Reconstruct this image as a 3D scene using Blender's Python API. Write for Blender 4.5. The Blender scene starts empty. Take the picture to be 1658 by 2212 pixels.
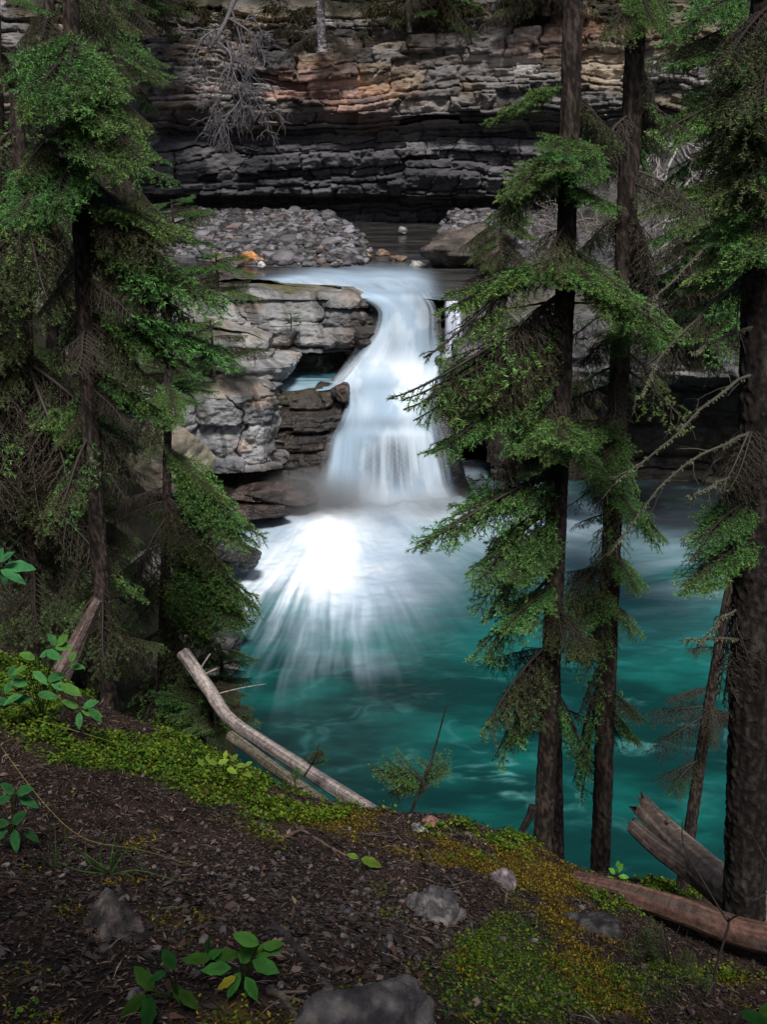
import bpy, math
import numpy as np
from mathutils import Vector, Matrix

# ------------------------------------------------------------------ camera, world, sun, exposure
S = bpy.context.scene
COL = S.collection
PITCH = math.radians(20.0); VF = math.radians(50.0); CAMZ = 10.0
cam_d = bpy.data.cameras.new('camera'); cam = bpy.data.objects.new('camera', cam_d); COL.objects.link(cam)
cam.location = (0, 0, CAMZ); cam.rotation_euler = (math.pi/2 - PITCH, 0, 0)
cam_d.sensor_fit = 'VERTICAL'; cam_d.angle = VF; cam_d.clip_end = 500; cam_d.clip_start = 0.05
S.camera = cam
SUN_EL, SUN_AZ = math.radians(54), math.radians(174)      # azimuth measured from +Y, clockwise
w = bpy.data.worlds.new('World'); S.world = w; w.use_nodes = True
nt = w.node_tree; bg = nt.nodes['Background']
sky = nt.nodes.new('ShaderNodeTexSky'); sky.sky_type = 'NISHITA'; sky.sun_disc = False
sky.sun_elevation = SUN_EL; sky.sun_rotation = SUN_AZ; sky.air_density = 1.0; sky.dust_density = 3.0
nt.links.new(sky.outputs[0], bg.inputs[0]); bg.inputs[1].default_value = 0.05
sl = bpy.data.lights.new('sun', 'SUN'); sl.energy = 3.2; sl.angle = math.radians(12); sl.color = (1, 0.965, 0.92)
so = bpy.data.objects.new('sun', sl); COL.objects.link(so)
sd = Vector((math.sin(SUN_AZ)*math.cos(SUN_EL), math.cos(SUN_AZ)*math.cos(SUN_EL), math.sin(SUN_EL)))
so.rotation_euler = sd.to_track_quat('Z', 'Y').to_euler(); so.location = (0, 0, 40)
S.view_settings.view_transform = 'Standard'; S.view_settings.look = 'None'; S.view_settings.gamma = 1
S.view_settings.exposure = 0.55

# ------------------------------------------------------------------ picture geometry helpers (1658 x 2212 reference units)
F = 1106/math.tan(VF/2); CS, SN = math.cos(PITCH), math.sin(PITCH)
def P(u, v, Y):
    a = (u-829.0); b = (1106.0-v)
    d = np.array([a, F*CS + b*SN, -F*SN + b*CS]); return np.array([0, 0, CAMZ]) + d*(Y/d[1])
def Pz(u, v, z):
    a = (u-829.0); b = (1106.0-v)
    d = np.array([a, F*CS + b*SN, -F*SN + b*CS]); return np.array([0, 0, CAMZ]) + d*((z-CAMZ)/d[2])
def proj(x, y, z):
    dz = z-CAMZ; dep = y*CS - dz*SN
    dep = np.where(dep < .01, .01, dep)
    return 829 + F*x/dep, 1106 - F*(y*SN + dz*CS)/dep

# ------------------------------------------------------------------ noise
def _h(ix, iy, iz, s):
    n = (ix.astype(np.int64)*374761393 + iy.astype(np.int64)*668265263 + iz.astype(np.int64)*2147483647 + s*1274126177) & 0xffffffff
    n = ((n ^ (n >> 13))*1274126177) & 0xffffffff
    n = ((n ^ (n >> 16))*2246822519) & 0xffffffff
    return ((n ^ (n >> 15)) & 0xffffff)/float(0xffffff)
def noise(x, y, z=0.0, s=0):
    x, y, z = np.broadcast_arrays(np.asarray(x, float), np.asarray(y, float), np.asarray(z, float))
    ix, iy, iz = np.floor(x), np.floor(y), np.floor(z)
    fx, fy, fz = x-ix, y-iy, z-iz
    fx, fy, fz = [f*f*f*(f*(f*6-15)+10) for f in (fx, fy, fz)]
    r = 0
    for a in (0, 1):
        wa = fx if a else 1-fx
        for b in (0, 1):
            wb = fy if b else 1-fy
            for c in (0, 1):
                wc = fz if c else 1-fz
                r = r + wa*wb*wc*_h(ix+a, iy+b, iz+c, s)
    return r*2-1
def fbm(x, y, z=0.0, s=0, o=4, g=.5):
    r = 0; a = 1; t = 0; f = 1
    for i in range(o):
        r = r + a*noise(np.asarray(x)*f+i*7.3, np.asarray(y)*f+i*3.1, np.asarray(z)*f, s+i); t += a; a *= g; f *= 2.03
    return r/t*1.6
def sstep(a, b, x):
    t = np.clip((np.asarray(x, float)-a)/(b-a), 0, 1); return t*t*(3-2*t)
def lerp(a, b, t): return a + (b-a)*t
def gauss(u, v, u0, v0, su, sv): return np.exp(-((u-u0)/su)**2 - ((v-v0)/sv)**2)

# ------------------------------------------------------------------ mesh helpers
def mesh_np(name, V, quads=None, tris=None, cols=None, attrs=None, smooth=True):
    me = bpy.data.meshes.new(name); V = np.asarray(V, np.float32)
    me.vertices.add(len(V)); me.vertices.foreach_set('co', V.ravel())
    loops = []; starts = []; n = 0
    if quads is not None and len(quads):
        q = np.asarray(quads, np.int32); loops.append(q.ravel()); starts.append(np.arange(len(q))*4); n = len(q)*4
    if tris is not None and len(tris):
        t = np.asarray(tris, np.int32); loops.append(t.ravel()); starts.append(n + np.arange(len(t))*3)
    L = np.concatenate(loops).astype(np.int32); St = np.concatenate(starts).astype(np.int32)
    me.loops.add(len(L)); me.loops.foreach_set('vertex_index', L)
    me.polygons.add(len(St)); me.polygons.foreach_set('loop_start', St)
    if smooth: me.polygons.foreach_set('use_smooth', np.ones(len(St), bool))
    if cols is not None:
        c = np.ones((len(V), 4), np.float32); c[:, :3] = np.clip(np.asarray(cols, np.float32).reshape(-1, 3), 0, 1)
        a = me.color_attributes.new('Col', 'FLOAT_COLOR', 'POINT'); a.data.foreach_set('color', c.ravel())
    for k, d in (attrs or {}).items():
        a = me.attributes.new(k, 'FLOAT', 'POINT'); a.data.foreach_set('value', np.asarray(d, np.float32).ravel())
    me.update(calc_edges=True); me.validate(); return me
def grid_quads(nr, nc, wrap=False):
    r = np.arange(nr-1)[:, None]; c = np.arange(nc if wrap else nc-1)[None, :]
    c2 = (c+1) % nc
    return np.stack([r*nc+c, r*nc+c2, (r+1)*nc+c2, (r+1)*nc+c], -1).reshape(-1, 4)
def ob(name, me, m=None, parent=None):
    o = bpy.data.objects.new(name, me); COL.objects.link(o)
    if m is not None and me is not None and not me.materials: me.materials.append(m)
    if parent is not None: o.parent = parent
    return o
def tag(o, label, cat, group=None, kind=None):
    if label: o['label'] = label
    if cat: o['category'] = cat
    if group: o['group'] = group
    if kind: o['kind'] = kind
    return o
def struct(name, me, m, kind='structure', label=None, cat=None):
    o = ob(name, me, m); o['kind'] = kind
    if label: o['label'] = label
    if cat: o['category'] = cat
    return o
def empty(name, loc):
    o = bpy.data.objects.new(name, None); COL.objects.link(o); o.location = loc; o.empty_display_size = .1; return o
def resample(pts, n):
    pts = np.asarray(pts, float); k = len(pts)
    # catmull-rom through the points
    t = np.linspace(0, k-1, n); i = np.clip(np.floor(t).astype(int), 0, k-2); f = (t-i)[:, None]
    g = lambda j: pts[np.clip(j, 0, k-1)]
    p0, p1, p2, p3 = g(i-1), g(i), g(i+1), g(i+2)
    return .5*((2*p1) + (-p0+p2)*f + (2*p0-5*p1+4*p2-p3)*f**2 + (-p0+3*p1-3*p2+p3)*f**3)

class MB:
    def __init__(s): s.v = []; s.q = []; s.t = []; s.c = []; s.n = 0
    def add(s, V, quads=None, tris=None, col=(.2, .2, .2)):
        V = np.asarray(V, float); s.v.append(V)
        c = np.asarray(col, float); s.c.append(np.broadcast_to(c, (len(V), 3)) if c.ndim == 1 else c)
        if quads is not None and len(quads): s.q.append(np.asarray(quads)+s.n)
        if tris is not None and len(tris): s.t.append(np.asarray(tris)+s.n)
        s.n += len(V)
    def tube(s, pts, rad, n=6, col=(.2, .2, .2), rough=0, seed=0, cap=True):
        pts = np.asarray(pts, float); m = len(pts)
        rad = np.broadcast_to(np.asarray(rad, float), (m,))
        T = np.gradient(pts, axis=0); T /= np.linalg.norm(T, axis=1)[:, None]+1e-9
        ref = np.array([0, 0, 1.]) if abs(T[:, 2]).mean() < .8 else np.array([0, 1., 0])
        A = np.cross(T, ref); A /= np.linalg.norm(A, axis=1)[:, None]+1e-9; B = np.cross(A, T)
        th = np.arange(n)/n*2*math.pi
        R = rad[:, None]*np.ones((m, n))
        if rough:
            arc = np.concatenate([[0], np.cumsum(np.linalg.norm(np.diff(pts, axis=0), axis=1))])
            R = R*(1+rough*fbm(np.cos(th)[None, :]*3+seed, np.sin(th)[None, :]*3, arc[:, None]*3/(rad.mean()*10+.05), seed, 3))
        V = pts[:, None, :] + R[..., None]*(np.cos(th)[None, :, None]*A[:, None, :] + np.sin(th)[None, :, None]*B[:, None, :])
        V = V.reshape(-1, 3); tr = None
        if cap and n > 3:
            V = np.vstack([V, pts[0], pts[-1]]); k = m*n
            a = np.arange(n); b = (a+1) % n
            tr = np.vstack([np.stack([np.full(n, k), b, a], 1), np.stack([np.full(n, k+1), (m-1)*n+a, (m-1)*n+b], 1)])
        s.add(V, grid_quads(m, n, True), tr, col)
    def mesh(s, name, smooth=True):
        return mesh_np(name, np.vstack(s.v), np.vstack(s.q) if s.q else None, np.vstack(s.t) if s.t else None, np.vstack(s.c), smooth=smooth)

# ------------------------------------------------------------------ materials
def mat(name, rough=.8, bump=0, bscale=10, bdist=.02, vary=.3, vscale=6, spec=.3, stretch=(1, 1, 1), trans=0, rnd=0, wet=0, rrange=0, detail=8):
    m = bpy.data.materials.new(name); m.use_nodes = True; t = m.node_tree; N = t.nodes; L = t.links
    b = N['Principled BSDF']; b.inputs['Roughness'].default_value = rough; b.inputs['Specular IOR Level'].default_value = spec
    a = N.new('ShaderNodeAttribute'); a.attribute_name = 'Col'; col = a.outputs['Color']
    tc = N.new('ShaderNodeTexCoord'); mp = N.new('ShaderNodeMapping'); mp.inputs['Scale'].default_value = stretch
    L.new(tc.outputs['Object'], mp.inputs[0]); vec = mp.outputs[0]
    if vary:
        n = N.new('ShaderNodeTexNoise'); n.inputs['Scale'].default_value = vscale; n.inputs['Detail'].default_value = detail; n.inputs['Roughness'].default_value = .65
        L.new(vec, n.inputs['Vector'])
        r = N.new('ShaderNodeMapRange'); r.inputs['From Min'].default_value = .3; r.inputs['From Max'].default_value = .7
        r.inputs['To Min'].default_value = 1-vary; r.inputs['To Max'].default_value = 1+vary
        L.new(n.outputs['Fac'], r.inputs['Value'])
        x = N.new('ShaderNodeVectorMath'); x.operation = 'SCALE'; L.new(col, x.inputs[0]); L.new(r.outputs[0], x.inputs['Scale']); col = x.outputs[0]
    if rnd:
        oi = N.new('ShaderNodeObjectInfo'); r = N.new('ShaderNodeMapRange'); r.inputs['To Min'].default_value = 1-rnd; r.inputs['To Max'].default_value = 1+rnd
        L.new(oi.outputs['Random'], r.inputs['Value'])
        x = N.new('ShaderNodeVectorMath'); x.operation = 'SCALE'; L.new(col, x.inputs[0]); L.new(r.outputs[0], x.inputs['Scale']); col = x.outputs[0]
        hs = N.new('ShaderNodeHueSaturation'); r2 = N.new('ShaderNodeMapRange'); r2.inputs['To Min'].default_value = .475; r2.inputs['To Max'].default_value = .53
        fr = N.new('ShaderNodeMath'); fr.operation = 'FRACT'; mu = N.new('ShaderNodeMath'); mu.operation = 'MULTIPLY'; mu.inputs[1].default_value = 7.31
        L.new(oi.outputs['Random'], mu.inputs[0]); L.new(mu.outputs[0], fr.inputs[0]); L.new(fr.outputs[0], r2.inputs['Value'])
        L.new(r2.outputs[0], hs.inputs['Hue']); L.new(col, hs.inputs['Color']); col = hs.outputs[0]
    L.new(col, b.inputs['Base Color'])
    if rrange:
        n = N.new('ShaderNodeTexNoise'); n.inputs['Scale'].default_value = vscale*.6; n.inputs['Detail'].default_value = 5; L.new(vec, n.inputs['Vector'])
        r = N.new('ShaderNodeMapRange'); r.inputs['From Min'].default_value = .35; r.inputs['From Max'].default_value = .65
        r.inputs['To Min'].default_value = max(.05, rough-rrange); r.inputs['To Max'].default_value = min(1, rough+rrange)
        L.new(n.outputs['Fac'], r.inputs['Value']); L.new(r.outputs[0], b.inputs['Roughness'])
    if bump:
        n = N.new('ShaderNodeTexNoise'); n.inputs['Scale'].default_value = bscale; n.inputs['Detail'].default_value = 10; n.inputs['Roughness'].default_value = .7
        L.new(vec, n.inputs['Vector']); bp = N.new('ShaderNodeBump'); bp.inputs['Strength'].default_value = bump; bp.inputs['Distance'].default_value = bdist
        L.new(n.outputs['Fac'], bp.inputs['Height']); L.new(bp.outputs[0], b.inputs['Normal'])
    if trans:
        tl = N.new('ShaderNodeBsdfTranslucent'); L.new(col, tl.inputs['Color']); mx = N.new('ShaderNodeMixShader'); mx.inputs[0].default_value = trans
        L.new(b.outputs[0], mx.inputs[1]); L.new(tl.outputs[0], mx.inputs[2]); L.new(mx.outputs[0], N['Material Output'].inputs['Surface'])
    return m
M = dict(
    cliff=mat('cliff_rock', .75, 1.0, 2.6, .35, .45, 1.8, .35, (1, 1, 3.0)),
    rock=mat('grey_rock', .6, .8, 5, .12, .4, 4, .4, (1, 1, 1.5), rrange=.2),
    wet=mat('wet_rock', .22, .9, 6, .12, .5, 5, .6, rrange=.12),
    stone=mat('river_stone', .6, .5, 8, .05, .3, 5, .4, rnd=.35),
    boulder=mat('mossy_boulder', .8, 1.0, 34, .02, .65, 24, .3),
    bark=mat('spruce_bark', .9, 1.0, 26, .03, .5, 18, .25, (1, 1, .35)),
    wood=mat('weathered_wood', .75, 1.0, 30, .03, .6, 20, .25),
    twig=mat('twig_bark', .85, 0, vary=.3, vscale=30, spec=.2),
    needle=mat('spruce_needles', .55, 0, vary=0, spec=.3, trans=.25, rnd=.25),
    leaf=mat('broad_leaf', .8, .3, 60, .004, .35, 30, .08, trans=.3),
    soil=mat('soil', .95, 1.0, 30, .03, .45, 22, .2),
    hill=mat('forest_floor', .95, 1.0, 3, .3, .5, 2.0, .15),
    litter=mat('litter', .8, 0, vary=.25, vscale=40, spec=.3),
    moss=mat('moss', .9, 0, vary=.25, vscale=20, spec=.15, trans=.2),
)
def water_mat(name, rough, bump, bscale, alpha=False, spec=.4, stretch=(1, 1, 1), bdist=.05):
    m = bpy.data.materials.new(name); m.use_nodes = True; t = m.node_tree; N = t.nodes; L = t.links; b = N['Principled BSDF']
    b.inputs['Specular IOR Level'].default_value = spec; b.inputs['IOR'].default_value = 1.33
    a = N.new('ShaderNodeAttribute'); a.attribute_name = 'Col'; L.new(a.outputs['Color'], b.inputs['Base Color'])
    f = N.new('ShaderNodeAttribute'); f.attribute_name = 'foam'
    r = N.new('ShaderNodeMapRange'); r.inputs['To Min'].default_value = rough; r.inputs['To Max'].default_value = .9
    L.new(f.outputs['Fac'], r.inputs['Value']); L.new(r.outputs[0], b.inputs['Roughness'])
    if bump:
        tc = N.new('ShaderNodeTexCoord'); mp = N.new('ShaderNodeMapping'); mp.inputs['Scale'].default_value = stretch; L.new(tc.outputs['Object'], mp.inputs[0])
        n = N.new('ShaderNodeTexNoise'); n.inputs['Scale'].default_value = bscale; n.inputs['Detail'].default_value = 4; L.new(mp.outputs[0], n.inputs['Vector'])
        bp = N.new('ShaderNodeBump'); bp.inputs['Strength'].default_value = bump; bp.inputs['Distance'].default_value = bdist
        L.new(n.outputs['Fac'], bp.inputs['Height']); L.new(bp.outputs[0], b.inputs['Normal'])
    if alpha:
        al = N.new('ShaderNodeAttribute'); al.attribute_name = 'alpha'; L.new(al.outputs['Fac'], b.inputs['Alpha'])
    return m
M['pool'] = water_mat('pool_water', .3, .12, 1.2, spec=.22, stretch=(1, .6, 1))
M['river'] = water_mat('river_water', .15, .25, 1.2, spec=.5, stretch=(.4, 1.4, 1))
M['fall'] = water_mat('falling_water', .5, 0, 1, True, spec=.2)

# ------------------------------------------------------------------ strata faces
def strata(sl, z, seed, tmin=.15, tmax=.6, amp=.3, wmin=.6, wmax=2.6, crev=.25, zr=(-2, 20), dip=0.0, warp=.25, tscale=1.0, tilt=.75):
    rng = np.random.RandomState(seed)
    b = [zr[0]]
    while b[-1] < zr[1]: b.append(b[-1] + rng.uniform(tmin, tmax)*(1 if rng.rand() < .7 else .45))
    b = np.array(b)
    colw = np.floor((sl + .6*fbm(sl*.5, z*.7, 0, seed+15, 3))/(wmax*1.1)); step = (_h(colw, 0*colw, 0*colw, seed+16)-.5)*tmax*.55
    zz = z + step + dip*sl + warp*fbm(sl*.16, z*.25, 0, seed, 3) + warp*.10*fbm(sl*1.3, z*.9, 0, seed+9, 3) + (_h(np.floor((sl+.3*fbm(sl*1.2, z*1.4, 0, seed+25, 2))/(wmin*1.4)), np.floor(z/.9), 0*z, seed+26)-.5)*tmax*.28
    k = np.clip(np.searchsorted(b, zz)-1, 0, len(b)-2)
    lo, hi = b[k], b[k+1]; th = hi-lo; d_edge = np.minimum(zz-lo, hi-zz); fz = (zz-lo)/th
    W = rng.uniform(wmin, wmax, len(b)); OFF = rng.uniform(0, 10, len(b)); A = rng.normal(0, 1, len(b))*amp*.55; CR = rng.uniform(.2, 1, len(b))**1.5
    ss = sl + .35*fbm(sl*.8, z*1.1, 0, seed+3, 3)
    bx = (ss+OFF[k])/W[k]; ib = np.floor(bx); fb = bx-ib
    rb = _h(ib, k.astype(float), np.zeros_like(ib), seed)
    rc = _h(ib, k.astype(float), np.ones_like(ib), seed+5)
    prot = A[k] + (rb-.5)*amp*1.5
    # smooth between neighbour blocks is not wanted: sharp joints; rounding at the edges instead
    dv = np.minimum(fb, 1-fb)*W[k]
    e1 = np.exp(-(d_edge/(.025+.045*th))**2); e2 = np.exp(-(dv/.045)**2)*(rc > .3)
    slope = (fz-.5)*th*tilt*(rb+.1)
    disp = prot + slope - crev*CR[k]*e1 - crev*.55*e2
    disp = disp + .10*amp/.3*fbm(sl*1.7, z*2.6, 0, seed+11, 4) + .03*fbm(sl*6, z*9, 0, seed+13, 3)
    # thin laminations inside the beds
    b2 = np.cumsum(np.concatenate([[zr[0]], rng.uniform(.05, .20, int((zr[1]-zr[0])*9))])); z3 = zz + .05*fbm(sl*.9, z*2, 0, seed+17, 3)
    k2 = np.clip(np.searchsorted(b2, z3)-1, 0, len(b2)-2); s3 = (sl+.2*fbm(sl*2, z*3, 0, seed+18, 2))/(.35+.9*_h(k2*1., 0*z3, 0*z3, seed+19)); on = sstep(-.1, .5, fbm(sl*.5, z*.8, 0, seed+21, 3))
    d2 = (_h(np.floor(s3), k2*1., 0*z3, seed+22)-.5)*.13*min(1, amp/.3) - .07*np.exp(-(np.minimum(z3-b2[k2], b2[k2+1]-z3)/.015)**2)
    disp = disp + d2*on*tscale
    return disp, rc, rb, e1, k
def face(name, curve, prof, ns, ntp, seed, m, colf, kw, label=None, cat='rock', kind=None, cap=None):
    """curve: plan points (x,y) left to right as seen; prof: (d, z, strength) rows, d = metres inwards"""
    C = resample(np.array(curve, float), ns); T = np.gradient(C, axis=0); T /= np.linalg.norm(T, axis=1)[:, None]
    Nn = np.stack([-T[:, 1], T[:, 0]], 1)             # inwards (away from the camera for a left-to-right curve)
    sl = np.concatenate([[0], np.cumsum(np.linalg.norm(np.diff(C, axis=0), axis=1))])
    pr = np.array(prof, float)
    seg = np.concatenate([[0], np.cumsum(np.hypot(np.diff(pr[:, 0]), np.diff(pr[:, 1])))])
    if pr.shape[1] > 3: seg = np.concatenate([[0], np.cumsum(np.hypot(np.diff(pr[:, 0]), np.diff(pr[:, 1]))*pr[1:, 3])])
    tt = np.linspace(0, seg[-1], ntp)
    d = np.interp(tt, seg, pr[:, 0]); z = np.interp(tt, seg, pr[:, 1]); st = np.interp(tt, seg, pr[:, 2])
    SL, Z = np.meshgrid(sl, z); D = np.repeat(d[:, None], ns, 1); ST = st[:, None]
    disp, rc, rb, e1, k = strata(SL, Z, seed, **kw)
    D = D + .22*fbm(SL*.25, Z*.3, 0, seed+20, 3)*ST + .05*(_h(np.floor(SL/.23+.6*fbm(SL*2, Z*3, 0, seed+40, 2)), np.floor(Z/.16+.5*fbm(SL*1.5, Z*2, 0, seed+41, 2)), 0*Z, seed+42)-.5)*ST
    X = C[None, :, 0] + Nn[None, :, 0]*(D - disp*ST); Y = C[None, :, 1] + Nn[None, :, 1]*(D - disp*ST)
    Z2 = Z + (1-ST)*(.12*fbm(X*.8, Y*.8, 0, seed+30, 4)) + .02*fbm(SL*3, Z*3, 0, seed+31, 3)
    col = colf(X, Y, Z2, rc, rb, e1, k, ST)
    V = np.stack([X, Y, Z2], -1).reshape(-1, 3)
    me = mesh_np(name, V, grid_quads(ntp, ns), cols=col.reshape(-1, 3), smooth=False)
    o = ob(name, me, m)
    if kind: o['kind'] = kind
    if label: tag(o, label, cat)
    return o
def mixc(a, b, t): return np.asarray(a)*(1-t[..., None]) + np.asarray(b)*t[..., None]

# ------------------------------------------------------------------ far cliff
def cliff_col(X, Y, Z, rc, rb, e1, k, ST):
    u, v = proj(X, Y, Z)
    base = mixc((.13, .125, .13), (.38, .35, .33), rc**1.3)
    kk = (k % 7)/7.
    base = base*(.72 + .5*kk)[..., None]
    pink = np.clip(gauss(u, v, 640, 215, 190, 80)*1.5 + .55*gauss(u, v, 900, 60, 500, 60) + .7*gauss(u, v, 1250, 30, 160, 90), 0, 1)*sstep(-.25, .5, fbm(X*.5, Z*1.2, 0, 77, 3))
    base = mixc(base, base*np.array([1.6, 1.08, .92]), pink)
    ochre = sstep(.2, .7, fbm(X*.35, Z*.8, 3, 78, 4))*sstep(9.3, 10.3, Z)
    base = mixc(base, base*np.array([1.2, 1.05, .82]), ochre)
    stain = sstep(.05, .6, fbm(X*1.5, Z*.9, 0, 79, 5))*(Z > 9)
    base = base*(1-.3*stain)[..., None]
    low = 1-sstep(8.6, 9.6, Z)
    base = mixc(base, base*np.array([.55, .57, .64]), low)                 # damp slate-grey lower beds
    soil = sstep(13.8, 14.6, Z + .8*fbm(X*.4, X*.1, 0, 80, 3))
    return mixc(base, np.array([.05, .045, .025])*(1+.5*fbm(X*2, Z*2, 0, 81)[..., None]), soil)
cliff_curve = [(-60, 30), (-40, 42), (-25, 49), (-14, 51), (-4, 51.5), (3, 51), (9, 49.5), (15, 46), (22, 44), (32, 40), (50, 30)]
face('cliff', cliff_curve,
     [(2.6, 4.4, 0, 1), (2.4, 5.6, .6, 1), (1.9, 6.2, .8, 1), (.35, 6.5, 1, 1), (.1, 7.4, 1, 1), (.5, 8.5, 1, 1), (1.3, 9.0, .8, 1), (1.2, 9.3, .8, 1), (.3, 9.6, 1, 1), (-.2, 10.0, 1, 1), (.0, 11.0, 1, 1),
      (.4, 11.9, 1, 1), (.9, 12.8, 1, 1), (1.4, 13.6, 1, 1), (1.9, 14.4, .9, 1), (4.5, 16, .3, .6), (10, 21, .1, .3), (20, 32, 0, .15)],
     1500, 430, 3, M['cliff'], cliff_col, dict(tmin=.08, tmax=.95, amp=.42, wmin=.8, wmax=4, crev=.5, zr=(0, 40), dip=-.022, warp=.38, tscale=1.5),
     'tall layered grey and pinkish rock cliff across the river behind the falls', 'cliff', kind='structure')

# ------------------------------------------------------------------ near ground (thin-plate surface through hand-set points)
ctrl = []
for (u, v, Y) in [(-300, 1260, 6.8), (0, 1385, 6.7), (200, 1505, 6.5), (400, 1618, 6.3), (600, 1715, 6.0), (830, 1772, 5.6), (950, 1775, 5.6), (1100, 1795, 5.8), (1190, 1860, 6.0), (1300, 1905, 6.4), (1450, 1950, 6.6), (1600, 1965, 6.8), (1900, 1975, 7.2),
                  (-300, 1650, 4.6), (0, 1650, 4.7), (300, 1720, 4.5), (600, 1810, 4.3), (900, 1880, 4.1), (1150, 1950, 4.2), (1350, 2040, 4.4), (1600, 2100, 4.5), (1900, 2120, 4.6),
                  (-300, 1900, 2.9), (0, 1900, 3.0), (400, 1960, 2.8), (829, 2010, 2.7), (1200, 2110, 2.9), (1600, 2212, 3.2),
                  (-300, 2212, 1.75), (0, 2212, 1.7), (400, 2212, 1.65), (829, 2230, 1.65), (1300, 2300, 2.0), (1700, 2400, 2.3)]:
    ctrl.append(P(u, v, Y))
for p in [(-6, -6, 11.5), (0, -6, 11.3), (6, -6, 11), (-3, 0, 8.6), (0, 0, 8.55), (3, 0, 8.5), (-7, 0, 9.2), (8, 0, 8), (-1, 7.6, 3.8), (1, 7.6, 3.6), (2.6, 8.2, 3.4), (4.5, 8.8, 3.2), (8, 9, 3.6), (-3, 8.6, 4.7), (-4.5, 9.5, 4.9), (-7, 9, 6.2), (-10, 9, 7.5),
          (0, 9.6, .6), (2, 10, .6), (5, 10.6, .6), (-1.5, 11, 1.4), (-3, 12, 2.4), (-6, 13, 4.4), (-11, 14, 7.5), (0, 12, -1.2), (4, 13, -1.4), (-3, 15, .6), (-4.6, 16, 2.2), (-8, 18, 4.6), (-12, 20, 7),
          (0, 18, -2), (6, 18, -2), (-3.2, 20, .1), (-5, 21, 2.2), (-9, 23, 5.0), (-14, 25, 8), (-3.8, 24, .1), (-6, 25.5, 2.5), (-10, 28, 5.6), (-16, 32, 9), (0, 26, -2), (6, 26, -2), (12, 10, 3), (14, 16, 3), (16, 24, 4), (-22, 34, 12), (-22, 18, 12), (-22, 4, 14), (22, 4, 8), (20, 14, 8)]:
    ctrl.append(np.array(p, float))
ctrl = np.array(ctrl)
def tps(r2): return .5*r2*np.log(r2+1e-9)
_n = len(ctrl); _K = tps(((ctrl[:, None, :2]-ctrl[None, :, :2])**2).sum(-1)) + np.eye(_n)*.05
_A = np.zeros((_n+3, _n+3)); _A[:_n, :_n] = _K; _A[:_n, _n] = 1; _A[:_n, _n+1:] = ctrl[:, :2]; _A[_n, :_n] = 1; _A[_n+1:, :_n] = ctrl[:, :2].T
_w = np.linalg.solve(_A, np.concatenate([ctrl[:, 2], [0, 0, 0]]))
def ground(x, y):
    x = np.asarray(x, float); y = np.asarray(y, float); r = _w[_n] + _w[_n+1]*x + _w[_n+2]*y
    for i in range(_n): r = r + _w[i]*tps((x-ctrl[i, 0])**2 + (y-ctrl[i, 1])**2)
    return r + .07*fbm(x*1.1, y*1.1, 0, 5, 3) + .022*fbm(x*5, y*5, 0, 6, 3) + .011*fbm(x*19, y*19, 0, 7, 2) + .12*fbm(x*.35, y*.35, 0, 8, 2)*sstep(3, 9, y)
# moss patches: (u, v, size in u, size in v, weight) on the ground sheet
MOSS_Y = [(900, 1830, 120, 30, .5), (760, 1800, 60, 20, .6), (1200, 1920, 60, 40, .8), (1270, 2110, 70, 70, .7), (1000, 2080, 40, 60, .4), (1330, 2180, 80, 40, .5), (1230, 2000, 40, 30, .7), (1120, 1880, 110, 45, 1.0), (1000, 1850, 60, 30, .8), (1200, 1980, 60, 25, .9), (1160, 1830, 60, 30, .6), (250, 1930, 40, 30, .6), (700, 1770, 90, 22, .8), (520, 1700, 110, 30, .6), (1230, 2080, 90, 60, .6), (1040, 2010, 40, 30, .4), (1550, 2140, 100, 50, .5), (300, 1830, 80, 20, .35), (60, 1600, 80, 60, .35)]
MOSS_G = [(90, 1450, 130, 45, .9), (1050, 2130, 110, 80, .9), (1250, 2180, 120, 60, .7), (1400, 2120, 160, 60, .55), (1100, 2010, 70, 40, .8), (1130, 1810, 90, 35, 1.0), (1430, 1945, 130, 30, 1.1), (1100, 2060, 90, 60, 1.0), (1180, 2140, 80, 60, .7), (300, 1640, 220, 45, 1.1), (480, 1700, 160, 40, 1.0), (640, 1760, 90, 28, .9), (60, 1540, 120, 80, .9), (950, 1790, 60, 18, .7), (1500, 2130, 140, 60, .35), (830, 1985, 40, 20, .3)]
def mask(u, v, L, n):
    r = 0
    for (a, b, c, d, w_) in L: r = r + w_*gauss(u, v, a, b, c, d)
    return sstep(.28, .85, r + .55*n)
def gcol(x, y, z):
    u, v = proj(x, y, z)
    base = mixc((.014, .009, .007), (.045, .026, .019), sstep(-.5, .6, fbm(x*7, y*7, 0, 40, 4)))
    n = fbm(x*4, y*4, 0, 41, 4)
    my = mask(u, v, MOSS_Y, n); mg = mask(u, v, MOSS_G, n)
    base = mixc(base, (.05, .07, .012), mg*.8); base = mixc(base, (.12, .09, .010), my*.9)
    return base
def ground_mesh(name, x0, x1, y0, y1, nx, ny, m):
    xs = np.linspace(x0, x1, nx); ys = np.linspace(y0, y1, ny); X, Y = np.meshgrid(xs, ys); Z = ground(X, Y)
    return X, Y, Z
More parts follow.
